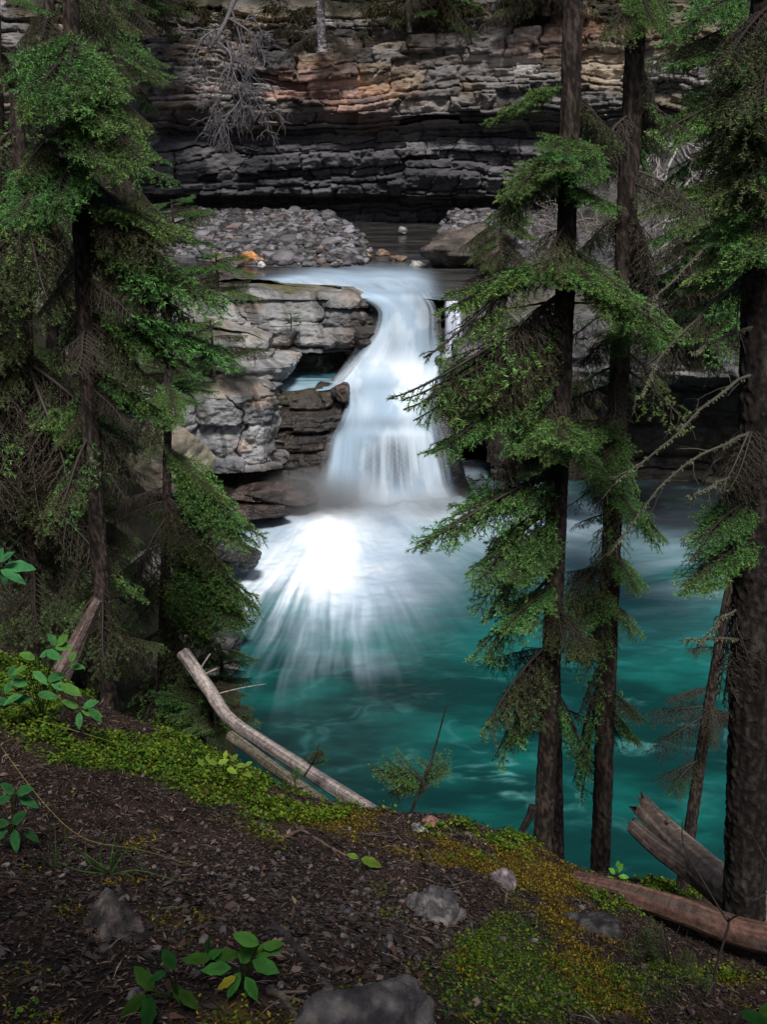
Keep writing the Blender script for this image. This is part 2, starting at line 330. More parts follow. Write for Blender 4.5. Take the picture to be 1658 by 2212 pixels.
# graded grid: dense near the camera, sparse away
xs = np.concatenate([np.linspace(-30, -5, 60)[:-1], np.linspace(-5, 6, 560), np.linspace(6, 24, 50)[1:]])
ys = np.concatenate([np.linspace(-10, 1, 30)[:-1], np.linspace(1, 9, 420), np.linspace(9, 34, 120)[1:]])
X, Y = np.meshgrid(xs, ys); Z = ground(X, Y)
cc = gcol(X, Y, Z); far = sstep(8, 12, Y); cc = mixc(cc, np.array([.022, .021, .012])*(1+.6*fbm(X*2, Y*2, 0, 50)[..., None]), far)
struct('ground', mesh_np('ground', np.stack([X, Y, Z], -1).reshape(-1, 3), grid_quads(len(ys), len(xs)), cols=cc.reshape(-1, 3)), M['soil'])

# ------------------------------------------------------------------ pool
PL = Pz(700, 1150, 0.0)                                   # foot of the falls
def pool_fields(X, Y):
    u, v = proj(X, Y, np.zeros_like(X))
    ox, oy = Pz(735, 1060, 0)[:2]
    th = np.arctan2(X-ox, oy-Y); r = np.hypot(X-ox, Y-oy)
    wob = .008*fbm(X*.5, Y*.5, 0, 67, 3); st = fbm((th+wob)*12, r*.10, 0, 60, 5, .66); st2 = fbm((th+wob)*38, r*.18, 0, 61, 3, .6)
    sft = fbm(X*.9, Y*.9, 0, 66, 4); rad_ = np.hypot((u-745)*.95, v-1105)
    L_ = 400 + 50*st + 30*st2 + 35*sft; fan = (1-sstep(.18, 1.0, rad_/np.maximum(L_, 60)))*(1-.55*sstep(800, 960, u)) + .28*gauss(u, v, 600, 1320, 150, 130)*(1+1.3*st+st2)
    fan = fan*sstep(1180, 900, u + .25*(v-1150) + 60*st) + .0
    lefts = sstep(440, 560, u + .30*(v-1250) - 20*st)
    core = np.clip(gauss(u, v, 700, 1190, 150, 100)*1.3, 0, 1)
    right = .9*gauss(u, v, 1120, 1140, 200, 75)*(.8+.5*st)
    flow = .30*gauss(u, v, 1450, 1235, 170, 75)*(1 + 1.1*fbm((u-1000)*.004 + (v-1100)*.03, (u-1000)*.004, 0, 62, 4))
    nr_ = sstep(1330, 1160, v)
    foam = np.clip(fan*lefts*((.78+.40*st+.28*st2+.22*sft)*(1-nr_) + (.80+.15*st+.2*sft)*nr_) + core + np.clip(right, 0, 1) + np.clip(flow, 0, 1), 0, 1)
    rip = fbm(X*.9, Y*2.0, 0, 63, 5, .6); wx_ = X + .6*fbm(X*.8, Y*.8, 0, 70, 3); wy_ = Y + .5*fbm(X*.8, Y*.8, 0, 71, 3)
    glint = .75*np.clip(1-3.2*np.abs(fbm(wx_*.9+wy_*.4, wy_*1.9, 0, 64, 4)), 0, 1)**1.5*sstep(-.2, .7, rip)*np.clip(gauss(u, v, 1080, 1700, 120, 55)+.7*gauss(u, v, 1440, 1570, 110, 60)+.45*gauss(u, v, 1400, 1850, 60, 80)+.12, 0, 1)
    return u, v, foam, rip, glint, st, st2
xs = np.linspace(-9, 22, 900); ys = np.linspace(8.5, 32, 760); X, Y = np.meshgrid(xs, ys)
u, v, foam, rip, glint, st, st2 = pool_fields(X, Y)
deep = mixc((.003, .032, .031), (.006, .100, .089), sstep(-.6, .8, rip*.5+.9*fbm(X*.35, Y*.5, 0, 69, 3)))
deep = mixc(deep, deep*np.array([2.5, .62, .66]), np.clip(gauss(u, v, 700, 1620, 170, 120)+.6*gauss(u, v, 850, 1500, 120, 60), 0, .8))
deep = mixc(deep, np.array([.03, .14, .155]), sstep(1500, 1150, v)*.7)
deep = mixc(deep, np.array([.012, .016, .018]), np.clip(1.5*gauss(u, v, 1530, 1085, 240, 85), 0, 1))  # cliff shade over the far-right water, painted into its colour
wc = mixc(deep, (.38, .48, .58), np.clip(foam, 0, 1)); nn_ = .25*fbm(X*1.1, Y*1.1, 0, 68, 4); wc = mixc(wc, (.82, .87, .92), np.clip(.9*gauss(u, v, 708, 1175, 70, 75)+.7*gauss(u, v, 665, 1250, 70, 45)*(1+.5*st2)+.45*gauss(u, v, 610, 1270, 110, 60)*(1+st+st2)+.25*gauss(u, v, 740, 1115, 130, 18)+.4*gauss(u, v, 900, 1120, 130, 20)+1.6*nn_*gauss(u, v, 720, 1180, 200, 120)+.35*st*gauss(u, v, 700, 1230, 200, 110), 0, 1)); wc = mixc(wc, (.17, .21, .27), np.clip(.75*gauss(u, v, 840, 1140, 52, 28)+.55*gauss(u, v, 900, 1260, 80, 60)+.35*gauss(u, v, 590, 1150, 50, 30), 0, .85))  # foam whites, grey-blue water, and the mound's shadow painted at the foot
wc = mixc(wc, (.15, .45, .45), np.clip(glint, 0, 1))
H = .02*rip*(1-foam) + foam*(.05*fbm(X*1.5, Y*1.5, 0, 65, 3)) + .30*np.clip(gauss(u, v, 690, 1150, 130, 60)+.8*gauss(u, v, 850, 1110, 90, 45)+.6*gauss(u, v, 1000, 1120, 120, 40), 0, 1.2)
mk_ = sstep(610, 680, u)*(1-sstep(1000, 1080, u)); H = H + (.10+.12*fbm(X*1.6, Y*1.6, 0, 72, 3))*sstep(26.2, 27.5, Y)*mk_; wc = mixc(wc, (.38, .46, .55), sstep(26.2, 27.1, Y)*mk_*(.6+.4*fbm(X*1.8, 0*Y, 0, 73, 3)))
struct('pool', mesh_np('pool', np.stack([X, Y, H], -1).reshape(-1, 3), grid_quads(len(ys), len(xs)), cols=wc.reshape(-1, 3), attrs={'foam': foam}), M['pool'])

# ------------------------------------------------------------------ upper river and its bed
ZU = 5.15
xs = np.linspace(-16, 9, 500); ys = np.linspace(30.4, 56, 520); X, Y = np.meshgrid(xs, ys); u, v = proj(X, Y, np.full_like(X, ZU))
st = fbm((v-560)*.045 - (u-700)*.0035, u*.004, 0, 90, 4, .6)
cen = 600 + .00012*(u-760)**2*(u > 760) + 24*sstep(700, 560, u)
foam = np.exp(-((v-cen-6)/26.)**2)*sstep(540, 640, u)*(1-sstep(880, 960, u)) + .8*sstep(600, 665, v)*sstep(690, 770, u + .2*(v-600))*(1-sstep(900, 985, u))
foam = np.clip(foam*(.95+.3*st) + .5*gauss(u, v, 590, 612, 50, 12), 0, 1)
deep = mixc((.022, .021, .022), (.055, .05, .047), sstep(-.4, .6, fbm(X*.8, Y*2.5, 0, 91, 4)))
deep = mixc(deep, np.array([.10, .11, .115]), np.clip(gauss(u, v, 880, 615, 80, 30), 0, .7)*(1-foam))
wc = mixc(deep, (.36, .48, .60), foam)
H = np.full_like(X, ZU) + .03*st + .06*foam - 1.2*sstep(31.6, 30.7, Y)*0
struct('upper_river', mesh_np('upper_river', np.stack([X, Y, H], -1).reshape(-1, 3), grid_quads(len(ys), len(xs)), cols=wc.reshape(-1, 3), attrs={'foam': foam}), M['river'])

xs = np.linspace(3, 40, 300); ys = np.linspace(29.5, 52, 260); X, Y = np.meshgrid(xs, ys)
Z = 4.6 + 4.6*sstep(7.5, 15, X + .5*(Y-38)*.3 + 1.2*fbm(X*.3, Y*.3, 0, 96, 3)) + .25*np.clip(X-12, 0, 30) + .5*fbm(X*.7, Y*.7, 0, 97, 5) + .35*np.abs(fbm(X*2.2, Y*2.2, 0, 98, 4))
cc = mixc((.018, .016, .016), (.085, .08, .08), sstep(-.3, .6, fbm(X*1.2, Y*1.2, 0, 99, 5))); cc = mixc(cc, np.array([.05, .05, .02]), sstep(0, .6, fbm(X*.5, Y*.5, 0, 100, 3))*.7)
struct('hillside', mesh_np('hillside', np.stack([X, Y, Z], -1).reshape(-1, 3), grid_quads(len(ys), len(xs)), cols=cc.reshape(-1, 3)), M['rock'])
# gravel bars: height field poking out of the river
def bar_h(X, Y):
    u, v = proj(X, Y, np.full_like(np.asarray(X, float), 5.4))
    n = 14*fbm(np.asarray(X)*.6, np.asarray(Y)*.4, 0, 93, 3)
    a = sstep(0, 70, (835 - .0 - (u + n*1.5)) - 2.6*np.clip(455+40-v, 0, 60)*0)     # left bar ends near u=835
    front = 556 + 16*np.sin((u-420)*.006)
    a = a*sstep(0, 28, front+n*.3 - v)
    cut = sstep(0, 45, (v - 455) - (u-700)*.62*(u > 700) + 20 + n*.4)                # channel behind the bar on its right
    b = sstep(0, 40, (u + n) - (945 + (560-v)*-.05))*sstep(0, 25, 545+n*.4 - v + .25*(u-950)*(u > 950))
    return 4.95 + .55*a*cut + .55*b + .018*np.clip(Y-36, 0, 20)*(a*cut+b) + .04*fbm(np.asarray(X)*1.2, np.asarray(Y)*1.2, 0, 94, 3)
xs = np.linspace(-26, 26, 420); ys = np.linspace(33, 56, 200); X, Y = np.meshgrid(xs, ys); Z = bar_h(X, Y)
cc = np.array([.085, .085, .09])*(1+.4*fbm(X*2, Y*2, 0, 95)[..., None])
struct('river_bed', mesh_np('river_bed', np.stack([X, Y, Z], -1).reshape(-1, 3), grid_quads(len(ys), len(xs)), cols=cc.reshape(-1, 3)), M['rock'])

# ------------------------------------------------------------------ rocks as convex polyhedra with noise
def rock_mesh(name, seed, nu=14, nv=10, scale=(1, 1, .7), planes=13, nz=.08, col=(.2, .2, .2), colf=None, sharp=.93):
    rng = np.random.RandomState(seed)
    th = np.linspace(0, 2*math.pi, nu, endpoint=False); ph = np.linspace(0, math.pi, nv)[1:-1]
    TH, PH = np.meshgrid(th, ph); D = np.stack([np.cos(TH)*np.sin(PH), np.sin(TH)*np.sin(PH), np.cos(PH)], -1).reshape(-1, 3)
    D = np.vstack([D, [0, 0, 1], [0, 0, -1]])
    Np = rng.normal(size=(planes, 3)); Np /= np.linalg.norm(Np, axis=1)[:, None]; hh = rng.uniform(.62, 1.0, planes)
    q = hh[None, :]/np.maximum(D@Np.T, .05); q = np.minimum(q, 1.25)
    r = -np.log(np.exp(-24*q).sum(1))/24; r = np.clip(r, .3, 1.25)
    r = r*(1 + nz*fbm(D[:, 0]*2.5+seed, D[:, 1]*2.5, D[:, 2]*2.5, seed, 4))
    V = D*r[:, None]*np.array(scale)
    n1 = len(ph); Q = grid_quads(n1, nu, True)[:, ::-1]; k = n1*nu; a = np.arange(nu); b = (a+1) % nu
    Tt = np.vstack([np.stack([np.full(nu, k), a, b], 1), np.stack([np.full(nu, k+1), (n1-1)*nu+b, (n1-1)*nu+a], 1)])
    c = np.broadcast_to(np.array(col, float), V.shape) if colf is None else colf(V, D)
    return V, Q, Tt, c
def rock(name, loc, seed, scale, col, m, label, cat='rock', rot=0, nu=90, nv=60, nz=.12, group=None, colf=None, tilt=0, kind=None):
    V, Q, T_, c = rock_mesh(name, seed, nu, nv, scale, 12, nz, col, colf)
    V = V + .012*max(scale)*np.stack([fbm(V[:, 0]*14/max(scale), V[:, 1]*14/max(scale), V[:, 2]*14/max(scale), seed+i, 3) for i in range(3)], 1)
    o = ob(name, mesh_np(name, V, Q, T_, c), m); o.location = loc; o.rotation_euler = (tilt, 0, rot); tag(o, label, cat, group, kind); return o
def rcol(a, b, moss=None, seed=0):
    def f(V, D):
        s = np.abs(V).max(); n = fbm(V[:, 0]*3/s, V[:, 1]*3/s, V[:, 2]*3/s, seed+70, 5); c = mixc(a, b, sstep(-.4, .5, n))
        if moss is not None: c = mixc(c, moss, sstep(.35, .8, D[:, 2] + .5*n)*.9)
        return c
    return f

# ------------------------------------------------------------------ ledges beside the falls
def ledge_col(dark=1.0, warm=.4, wetf=None, seed=0, moss=.0):
    def f(X, Y, Z, rc, rb, e1, k, ST):
        u, v = proj(X, Y, Z)
        base = mixc((.11, .112, .125), (.34, .34, .345), rc**1.2)
        st = sstep(-.05, .45, fbm(X*3.2+Y*2, Z*.5, 0, seed+100, 4)); base = base*(1-.55*st)[..., None]      # vertical water stains
        w_ = sstep(.15, .7, fbm(X*1.1, Z*1.6, Y*.5, seed+101, 3))*warm
        base = mixc(base, base*np.array([1.35, 1.0, .76]), w_)
        li = sstep(.3, .7, fbm(X*4, Z*4, Y*4, seed+102, 4)); base = mixc(base, np.array([.36, .36, .35]), li*.35)
        if wetf is not None:
            ww = wetf(u, v)[..., None]; base = base*(1-ww) + base*np.array([.30, .23, .20])*ww
        tp = (1-ST)*np.ones_like(Z)
        base = mixc(base, np.array([.10, .09, .05]), np.clip(tp*(.55+.6*fbm(X*1.5, Y*1.5, 0, seed+103)), 0, .8))
        return base*dark
    return f
def cp(L): return [tuple(P(a, b, c)[:2]) for (a, b, c) in L]
KW = dict(tmin=.38, tmax=1.15, amp=.24, wmin=1.1, wmax=3.2, crev=.32, zr=(-3, 9), dip=.03, warp=.10, tilt=.22, tscale=.45)
# upper slab: runs from the left bank out to a blunt nose by the falls
nose = [(-13.5, 27.5), (-9, 29.3), (-6, 29.9), (-3.2, 30.1), (-1.4, 30.0), (-.45, 30.2), (-.12, 30.9), (-.5, 31.9), (-1.6, 32.6), (-4, 33.4), (-9, 34.2)]
face('rock_ledge', nose, [(1.6, 2.7, .3, 1), (1.5, 3.5, .5, 1), (.25, 3.75, .8, 1), (.0, 4.05, 1, 1), (.05, 4.7, 1, 1), (.25, 5.15, .7, 1), (.55, 5.32, .3, 1), (1.0, 5.36, .15, 1)],
     760, 230, 21, M['rock'], ledge_col(.95, .5, lambda u, v: sstep(600, 800, u)*sstep(660, 740, v + .18*(u-700))*.9, 1), KW,
     'long grey layered rock ledge reaching right to the head of the falls', 'rock ledge')
# top sheet of the upper slab
def sheet(name, poly_rows, z, m, colf, label, cat, nx=160, ny=60, amp=.06, seed=0):
    A_, B_ = poly_rows; A_ = resample(A_, nx); B_ = resample(B_, nx); t = np.linspace(0, 1, ny)[:, None, None]
    G = A_[None]*(1-t) + B_[None]*t; Xs, Ys = G[..., 0], G[..., 1]; Zs = z + (G[..., 2] if G.shape[-1] > 2 else 0) + amp*fbm(Xs*1.2, Ys*1.2, 0, seed, 4)
    o = ob(name, mesh_np(name, np.stack([Xs, Ys, Zs], -1).reshape(-1, 3), grid_quads(ny, nx), cols=colf(Xs, Ys, Zs).reshape(-1, 3)), m)
    return o
led = bpy.data.objects['rock_ledge']
def topcol(X, Y, Z):
    n = fbm(X*1.6, Y*1.6, 0, 111, 4); c = mixc((.07, .06, .055), (.18, .16, .14), sstep(-.4, .5, n)); return mixc(c, (.13, .12, .05), sstep(.1, .6, fbm(X*.7, Y*.9, 0, 112, 4))*.7)
t_ = sheet('ledge_top', ([(-13.5, 28.3), (-9, 30.0), (-6, 30.6), (-3.2, 30.75), (-1.4, 30.7), (-.85, 30.9)], [(-13.5, 36), (-9, 33.7), (-6, 33.2), (-4, 32.8), (-2.0, 32.0), (-.95, 31.4)]), 5.33, M['rock'], topcol, '', '', 220, 70, .05, 7)
t_.parent = led
# lower block
low_curve = [(-12, 23.5), (-8, 25.6), (-6, 26.5), (-4.2, 27.0), (-3.1, 27.2), (-2.65, 27.6), (-2.5, 28.3), (-2.5, 29.2), (-2.75, 31)]
face('rock_ledge', low_curve, [(.9, -.8, .5, 1), (.7, .2, .7, 1), (.5, .75, .8, 1), (1.0, .95, .8, 1), (.8, 1.15, .8, 1), (.05, 1.3, 1, 1), (0, 2.0, 1, 1), (.1, 2.7, 1, 1), (.15, 3.25, .9, 1), (.5, 3.5, .4, 1), (1.6, 3.62, .15, 1), (3.6, 3.9, .1, .7)],
     700, 330, 34, M['rock'], ledge_col(1.05, .75, lambda u, v: np.clip(sstep(600, 690, u + (v-900)*.35)+sstep(1000, 1040, v + .12*(u-500)), 0, 1)*.92, 2), KW,
     'pale blocky rock wall with rusty stains left of the lower falls', 'rock ledge')
wet_curve = [(-4.2, 28.3), (-3.0, 28.3), (-2.5, 28.35), (-2.1, 28.45), (-1.75, 28.6), (-1.5, 28.9), (-1.4, 29.6)]
face('rock_ledge', wet_curve, [(-.6, -.6, .5, 1), (-.6, .2, .6, 1), (-.55, 1.0, .8, 1), (-.5, 1.6, .9, 1), (-.35, 2.2, .9, 1), (-.2, 2.7, .8, 1), (0, 2.98, .4, 1), (.35, 3.04, .15, 1), (1.0, 2.7, 0, .6)],
     360, 220, 61, M['wet'], ledge_col(.5, .8, lambda u, v: np.full_like(u, .95), 6), KW, 'wet dark brown rock wall between the pale block and the falls', 'rock ledge')
# stepped shelf joining the two (with grass in cracks)
mid_curve = [(-11, 26.8), (-7, 27.8), (-4.6, 28.3), (-3.1, 28.5), (-2.75, 29.3), (-2.7, 31.5)]
face('rock_ledge', mid_curve, [(.4, 2.9, .6, 1), (.1, 3.4, .9, 1), (.05, 3.75, .9, 1), (.5, 3.85, .6, 1), (.6, 4.3, .8, 1), (1.0, 4.5, .5, 1), (2.4, 4.7, .2, 1)],
     420, 150, 47, M['rock'], ledge_col(1.0, .4, None, 3), KW, 'narrow grey rock step between the upper and lower ledges', 'rock ledge')
# knob at the lip of the lower pool
rock('boulder', P(735, 846, 28.75), 5, (.26, .3, .27), (.07, .05, .045), M['wet'], 'dark wet rounded rock knob jutting into the falls', rot=.4, colf=rcol((.035, .025, .022), (.13, .09, .07)))
rock('boulder', P(590, 1068, 26.8), 12, (1.25, .8, .26), (.05, .035, .03), M['wet'], 'low dark wet rock shelf at the foot of the ledge', rot=.2, colf=rcol((.018, .014, .013), (.065, .046, .04)))
rock('boulder', P(560, 1105, 26.0), 14, (.9, .6, .16), (.05, .035, .03), M['wet'], 'wet brown rock at the waterline left of the plunge', rot=.5, colf=rcol((.02, .015, .014), (.07, .05, .042)))
rock('boulder', P(505, 1205, 22.8), 15, (.6, .5, .34), (.03, .03, .03), M['wet'], 'small black rock at the left shore of the pool', colf=rcol((.012, .012, .013), (.05, .05, .05)))
# right-hand rock bench with dark undercut
right_curve = [(.9, 33.5), (1.35, 31.0), (1.5, 29.6), (1.7, 28.6), (2.4, 28.0), (4.5, 27.7), (7, 27.8), (10, 27.6), (13, 26.6), (18, 23), (22, 17)]
face('rock_bench', right_curve, [(2.4, -1, .4, 1), (2.3, .6, .7, 1), (2.2, 1.9, .8, 1), (2.0, 3.0, .8, 1), (.7, 3.5, .7, 1), (0, 3.65, .9, 1), (.0, 4.1, 1, 1), (.5, 4.3, .6, 1), (.6, 4.8, .7, 1), (1.4, 5.1, .3, 1), (3, 5.25, .1, .7), (7, 5.1, 0, .3), (10, 4.6, 0, .3)],
     760, 320, 55, M['rock'], ledge_col(.62, .25, lambda u, v: np.clip(1-sstep(940, 1040, u)+sstep(800, 850, v), 0, 1)*.8, 4), KW,
     'dark undercut rock bench along the right side of the pool', 'rock ledge')
rock('boulder', P(1010, 545, 37.5), 77, (1.7, 1.2, .75), (.12, .1, .08), M['rock'], 'long slanting brown rock slab lying right of the river head', rot=.5, colf=rcol((.03, .025, .023), (.11, .09, .075)), tilt=.15)
rock('boulder', P(1300, 800, 28.5), 79, (2.2, 1.0, .4), (.2, .19, .18), M['rock'], 'pale flat rock seen between the two tall spruce trunks', rot=.1, colf=rcol((.08, .08, .08), (.2, .19, .18)))
# ------------------------------------------------------------------ the falls
rows = [  # v, Y, uL, uR, bulge
    (598, 34.2, 560, 930, 0), (614, 32.75, 590, 950, 0), (630, 31.3, 660, 955, 0), (641, 30.5, 735, 950, .0), (668, 30.25, 798, 958, .05), (715, 30.1, 792, 962, .2), (765, 29.95, 752, 978, .15), (800, 29.75, 722, 990, .1), (835, 29.3, 696, 972, .08), (868, 28.9, 722, 952, .15),
    (905, 28.5, 712, 955, .2), (940, 28.15, 694, 965, .25), (1000, 27.85, 680, 978, .3), (1060, 27.6, 664, 995, .3), (1110, 27.35, 640, 1040, .35), (1150, 26.6, 600, 1080, .3)]
R = np.array(rows, float); nr, nc = 420, 340
RR = resample(R, nr); s = np.linspace(0, 1, nc)
V = np.zeros((nr, nc, 3)); UU = np.zeros((nr, nc)); VV = np.zeros((nr, nc))
for i in range(nr):
    v_, Y_, a, b, bl = RR[i]
    for_ = s; uu = a + (b-a)*for_
    dv = 0
    for j in range(nc): pass
    ar = uu-829.0; bb = 1106.0-v_
    dy = F*CS + bb*SN; dz = -F*SN + bb*CS
    Yc = Y_ - bl*np.sin(math.pi*s)**.7 + .25*(np.abs(2*s-1)**4)
    k = Yc/dy
    V[i, :, 0] = ar*k; V[i, :, 1] = Yc; V[i, :, 2] = CAMZ + dz*k; UU[i] = uu; VV[i] = v_
lon = np.linspace(0, 9, nr)[:, None]
stf = fbm(s[None, :]*9, lon*.35, 0, 120, 4, .6); sff = .6*fbm(s[None, :]*26, lon*.7, 0, 121, 3, .6)
V[..., 1] -= (.022*stf*sstep(0, .12, s)*sstep(1, .88, s) + .003*sff)*sstep(645, 680, VV)
V[..., 2] += .03*(1-sstep(640, 665, VV))
u, v = UU, VV
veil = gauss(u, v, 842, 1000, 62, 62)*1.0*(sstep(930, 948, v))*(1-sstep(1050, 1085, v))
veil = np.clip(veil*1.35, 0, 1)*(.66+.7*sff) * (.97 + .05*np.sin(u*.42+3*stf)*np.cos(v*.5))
gr = .3*gauss(u, v, 930, 740, 30, 50) + .35*gauss(u, v, 760, 850, 26, 22) + .25*gauss(u, v, 850, 835, 60, 10) + .6*gauss(u, v, 820, 915, 75, 16) + .7*gauss(u, v, 735, 925, 28, 22) + .45*gauss(u, v, 905, 650, 45, 40) + .3*gauss(u, v, 850, 720, 14, 60) + .55*gauss(u, v, 845, 1128, 48, 34) + .25*gauss(u, v, 700, 1010, 14, 70) + .22*gauss(u, v, 930, 690, 40, 50) + .22*gauss(u, v, 770, 860, 26, 26)  # grey water patches, with shading and the mound's shadow painted in
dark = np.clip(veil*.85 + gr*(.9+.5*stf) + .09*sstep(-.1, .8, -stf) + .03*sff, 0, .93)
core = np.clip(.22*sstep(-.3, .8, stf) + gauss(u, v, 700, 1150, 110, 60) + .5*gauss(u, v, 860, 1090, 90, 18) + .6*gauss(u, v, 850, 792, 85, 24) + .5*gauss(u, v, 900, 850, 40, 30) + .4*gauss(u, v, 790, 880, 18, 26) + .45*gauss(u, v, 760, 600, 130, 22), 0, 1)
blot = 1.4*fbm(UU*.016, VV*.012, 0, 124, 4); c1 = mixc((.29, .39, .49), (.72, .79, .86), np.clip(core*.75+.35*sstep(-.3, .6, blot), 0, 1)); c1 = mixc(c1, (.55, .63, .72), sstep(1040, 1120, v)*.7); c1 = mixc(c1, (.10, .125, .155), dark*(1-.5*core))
edge = np.minimum(s, 1-s)[None, :]*(RR[:, 3]-RR[:, 2])[:, None]
al = sstep(0, 38, edge - 14*stf - 5 - 10*sff)
al = al*sstep(598, 628, v + 8*stf)*(1-sstep(1128, 1150, v + 12*stf))*(1-.5*sstep(880, 960, u)*(1-sstep(680, 740, v)))
al = np.clip(al*(1-.25*veil), 0, 1)
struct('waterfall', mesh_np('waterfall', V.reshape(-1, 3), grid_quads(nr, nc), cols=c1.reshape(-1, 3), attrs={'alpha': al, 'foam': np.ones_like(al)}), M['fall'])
bedV = V.copy(); c0 = V[:, nc//2:nc//2+1]; bedV = c0 + (V-c0)*(1+(np.array([1.16, 1, 1])-1)*sstep(865, 905, VV)[..., None] - np.array([.06, 0, 0])*(1-sstep(865, 905, VV))[..., None]); bedV[..., 1] += .22 + .10*fbm(bedV[..., 0]*2, bedV[..., 2]*2.5, 0, 122, 4); bedV[..., 2] -= .10
bc = mixc((.025, .024, .026), (.08, .08, .085), sstep(-.4, .6, fbm(bedV[..., 0]*3, bedV[..., 2]*3, bedV[..., 1], 123, 4)))
struct('rock_bed', mesh_np('rock_bed', bedV[60:].reshape(-1, 3), grid_quads(nr-60, nc), cols=bc[60:].reshape(-1, 3)), M['wet'])
# small side fall on the right
R = np.array([(650, 30.2, 960, 995, 0), (665, 30.0, 960, 998, 0), (700, 29.85, 960, 1003, .1), (750, 29.75, 957, 1008, .1), (800, 29.6, 940, 1012, .1)], float)
nr2, nc2 = 120, 70; RR2 = resample(R, nr2); s2 = np.linspace(0, 1, nc2)
V2 = np.array([[P(a+(b-a)*q, v_, Y_-bl*math.sin(math.pi*q)) for q in s2] for (v_, Y_, a, b, bl) in RR2])
sf2 = fbm(s2[None, :]*8, np.linspace(0, 2, nr2)[:, None], 0, 130, 3)
c2 = mixc((.70, .74, .90), (.30, .32, .40), np.clip(.3-.7*sf2, 0, 1)); e2 = np.minimum(s2, 1-s2)[None, :]*50*np.ones((nr2, 1))
struct('side_waterfall', mesh_np('side_waterfall', V2.reshape(-1, 3), grid_quads(nr2, nc2), cols=c2.reshape(-1, 3), attrs={'alpha': sstep(0, 14, e2-3*sf2)*.9, 'foam': np.ones_like(sf2)}), M['fall'])
# middle pool under the upper slab
xs = np.linspace(-3.6, -.4, 200); X, T_ = np.meshgrid(xs, np.linspace(0, 1, 160)); Y0_ = 28.85 + 1.1*sstep(-1.7, -.6, X); Y = Y0_ + (33.6-Y0_)*T_; ys = T_[:, 0]; ZM = 2.98; u, v = proj(X, Y, np.full_like(X, ZM))
st = fbm(X*.6, Y*2.2, 0, 140, 4)
foam = np.clip(sstep(740, 830, u + (v-800)*.6 + 30*st) + .75*sstep(808, 838, v + 8*st) + .35*gauss(u, v, 700, 768, 120, 8) + .1*sstep(670, 640, u), 0, 1)*(1-.8*gauss(u, v, 705, 793, 60, 16))
wc = mixc((.015, .055, .07), (.06, .17, .20), sstep(-.5, .6, st)); wc = mixc(wc, (.33, .46, .56), foam*.9)
struct('middle_pool', mesh_np('middle_pool', np.stack([X, Y, ZM+.03*st], -1).reshape(-1, 3), grid_quads(len(ys), len(xs)), cols=wc.reshape(-1, 3), attrs={'foam': foam}), M['pool'])

# ------------------------------------------------------------------ stones of the gravel bar
rng = np.random.RandomState(11)
stone_me = []
for i in range(9):
    V_, Q_, T_, c_ = rock_mesh('s', 200+i, 22, 14, (1, rng.uniform(.6, .95), rng.uniform(.35, .6)), 11, .07, (.07+.045*(i % 3), .07+.04*(i % 3), .075+.045*(i % 3)))
    stone_me.append(mesh_np('cobble', V_, Q_, T_, c_)); stone_me[-1].materials.append(M['stone'])
def scatter_stones(n, ur, vr, smin, smax, keep):
    out = []
    while len(out) < n:
        u_ = rng.uniform(*ur); v_ = rng.uniform(*vr)
        p = Pz(u_, v_, 5.5 + rng.uniform(-.1, .1)); h = float(bar_h(p[0], p[1]))
        if p[1] < 34 or p[1] > 53: continue
        if not keep(u_, v_, h): continue
        out.append((p[0], p[1], h, rng.uniform(0, 1)**2*(smax-smin)+smin))
    return out
g = MB(); base_ = [rock_mesh('s', 200+k, 9, 7, (1, .75, .5), 9, .05) for k in range(14)]
for (x_, y_, h_, s_) in scatter_stones(4600, (330, 860), (440, 580), .06, .24, lambda u_, v_, h: h > 5.17) + scatter_stones(1900, (900, 1200), (440, 580), .06, .24, lambda u_, v_, h: h > 5.17):
    k = rng.randint(14); V_, Q_, T_, _ = base_[k]
    a_ = rng.uniform(0, 6.28); V_ = V_*s_; tl = rng.uniform(-.5, .5)
    V_ = np.stack([V_[:, 0], V_[:, 1]*math.cos(tl)-V_[:, 2]*math.sin(tl), V_[:, 1]*math.sin(tl)+V_[:, 2]*math.cos(tl)], 1)
    V_ = np.stack([V_[:, 0]*math.cos(a_)-V_[:, 1]*math.sin(a_), V_[:, 0]*math.sin(a_)+V_[:, 1]*math.cos(a_), V_[:, 2]], 1) + [x_, y_, h_ + s_*.2]
    b_ = .02+.17*rng.rand()**1.8; tint = np.array([1, .97, 1.02]) if rng.rand() > .12 else np.array([1.2, .85, .7])
    g.add(V_, Q_, T_, b_*tint)
o = ob('gravel', g.mesh('gravel'), M['rock']); tag(o, 'grey river gravel heaped between the river and the cliff foot', 'gravel', kind='stuff')
def put_stone(x_, y_, h_, s_, label, group):
    o = bpy.data.objects.new('cobble', stone_me[rng.randint(9)]); COL.objects.link(o); o.location = (x_, y_, h_ + s_*.25); o.scale = (s_, s_, s_)
    o.rotation_euler = (rng.uniform(-.4, .4), rng.uniform(-.4, .4), rng.uniform(0, 6.28)); tag(o, label, 'stone', group)
for st_ in scatter_stones(150, (400, 830), (455, 570), .16, .40, lambda u_, v_, h: h > 5.2): put_stone(*st_, 'grey cobble on the gravel bar left of the river channel', 'cobbles on the left gravel bar')
for st_ in scatter_stones(60, (925, 1150), (470, 570), .16, .40, lambda u_, v_, h: h > 5.2): put_stone(*st_, 'grey cobble on the stony bank right of the river channel', 'cobbles on the right stony bank')
def one_stone(u_, v_, s_, lab, ca, cb, sd, z=5.3):
    p = Pz(u_, v_, z); rock('boulder', p, sd, (s_, s_*.8, s_*.6), ca, M['rock'], lab, nu=50, nv=34, rot=sd, colf=rcol(ca, cb))
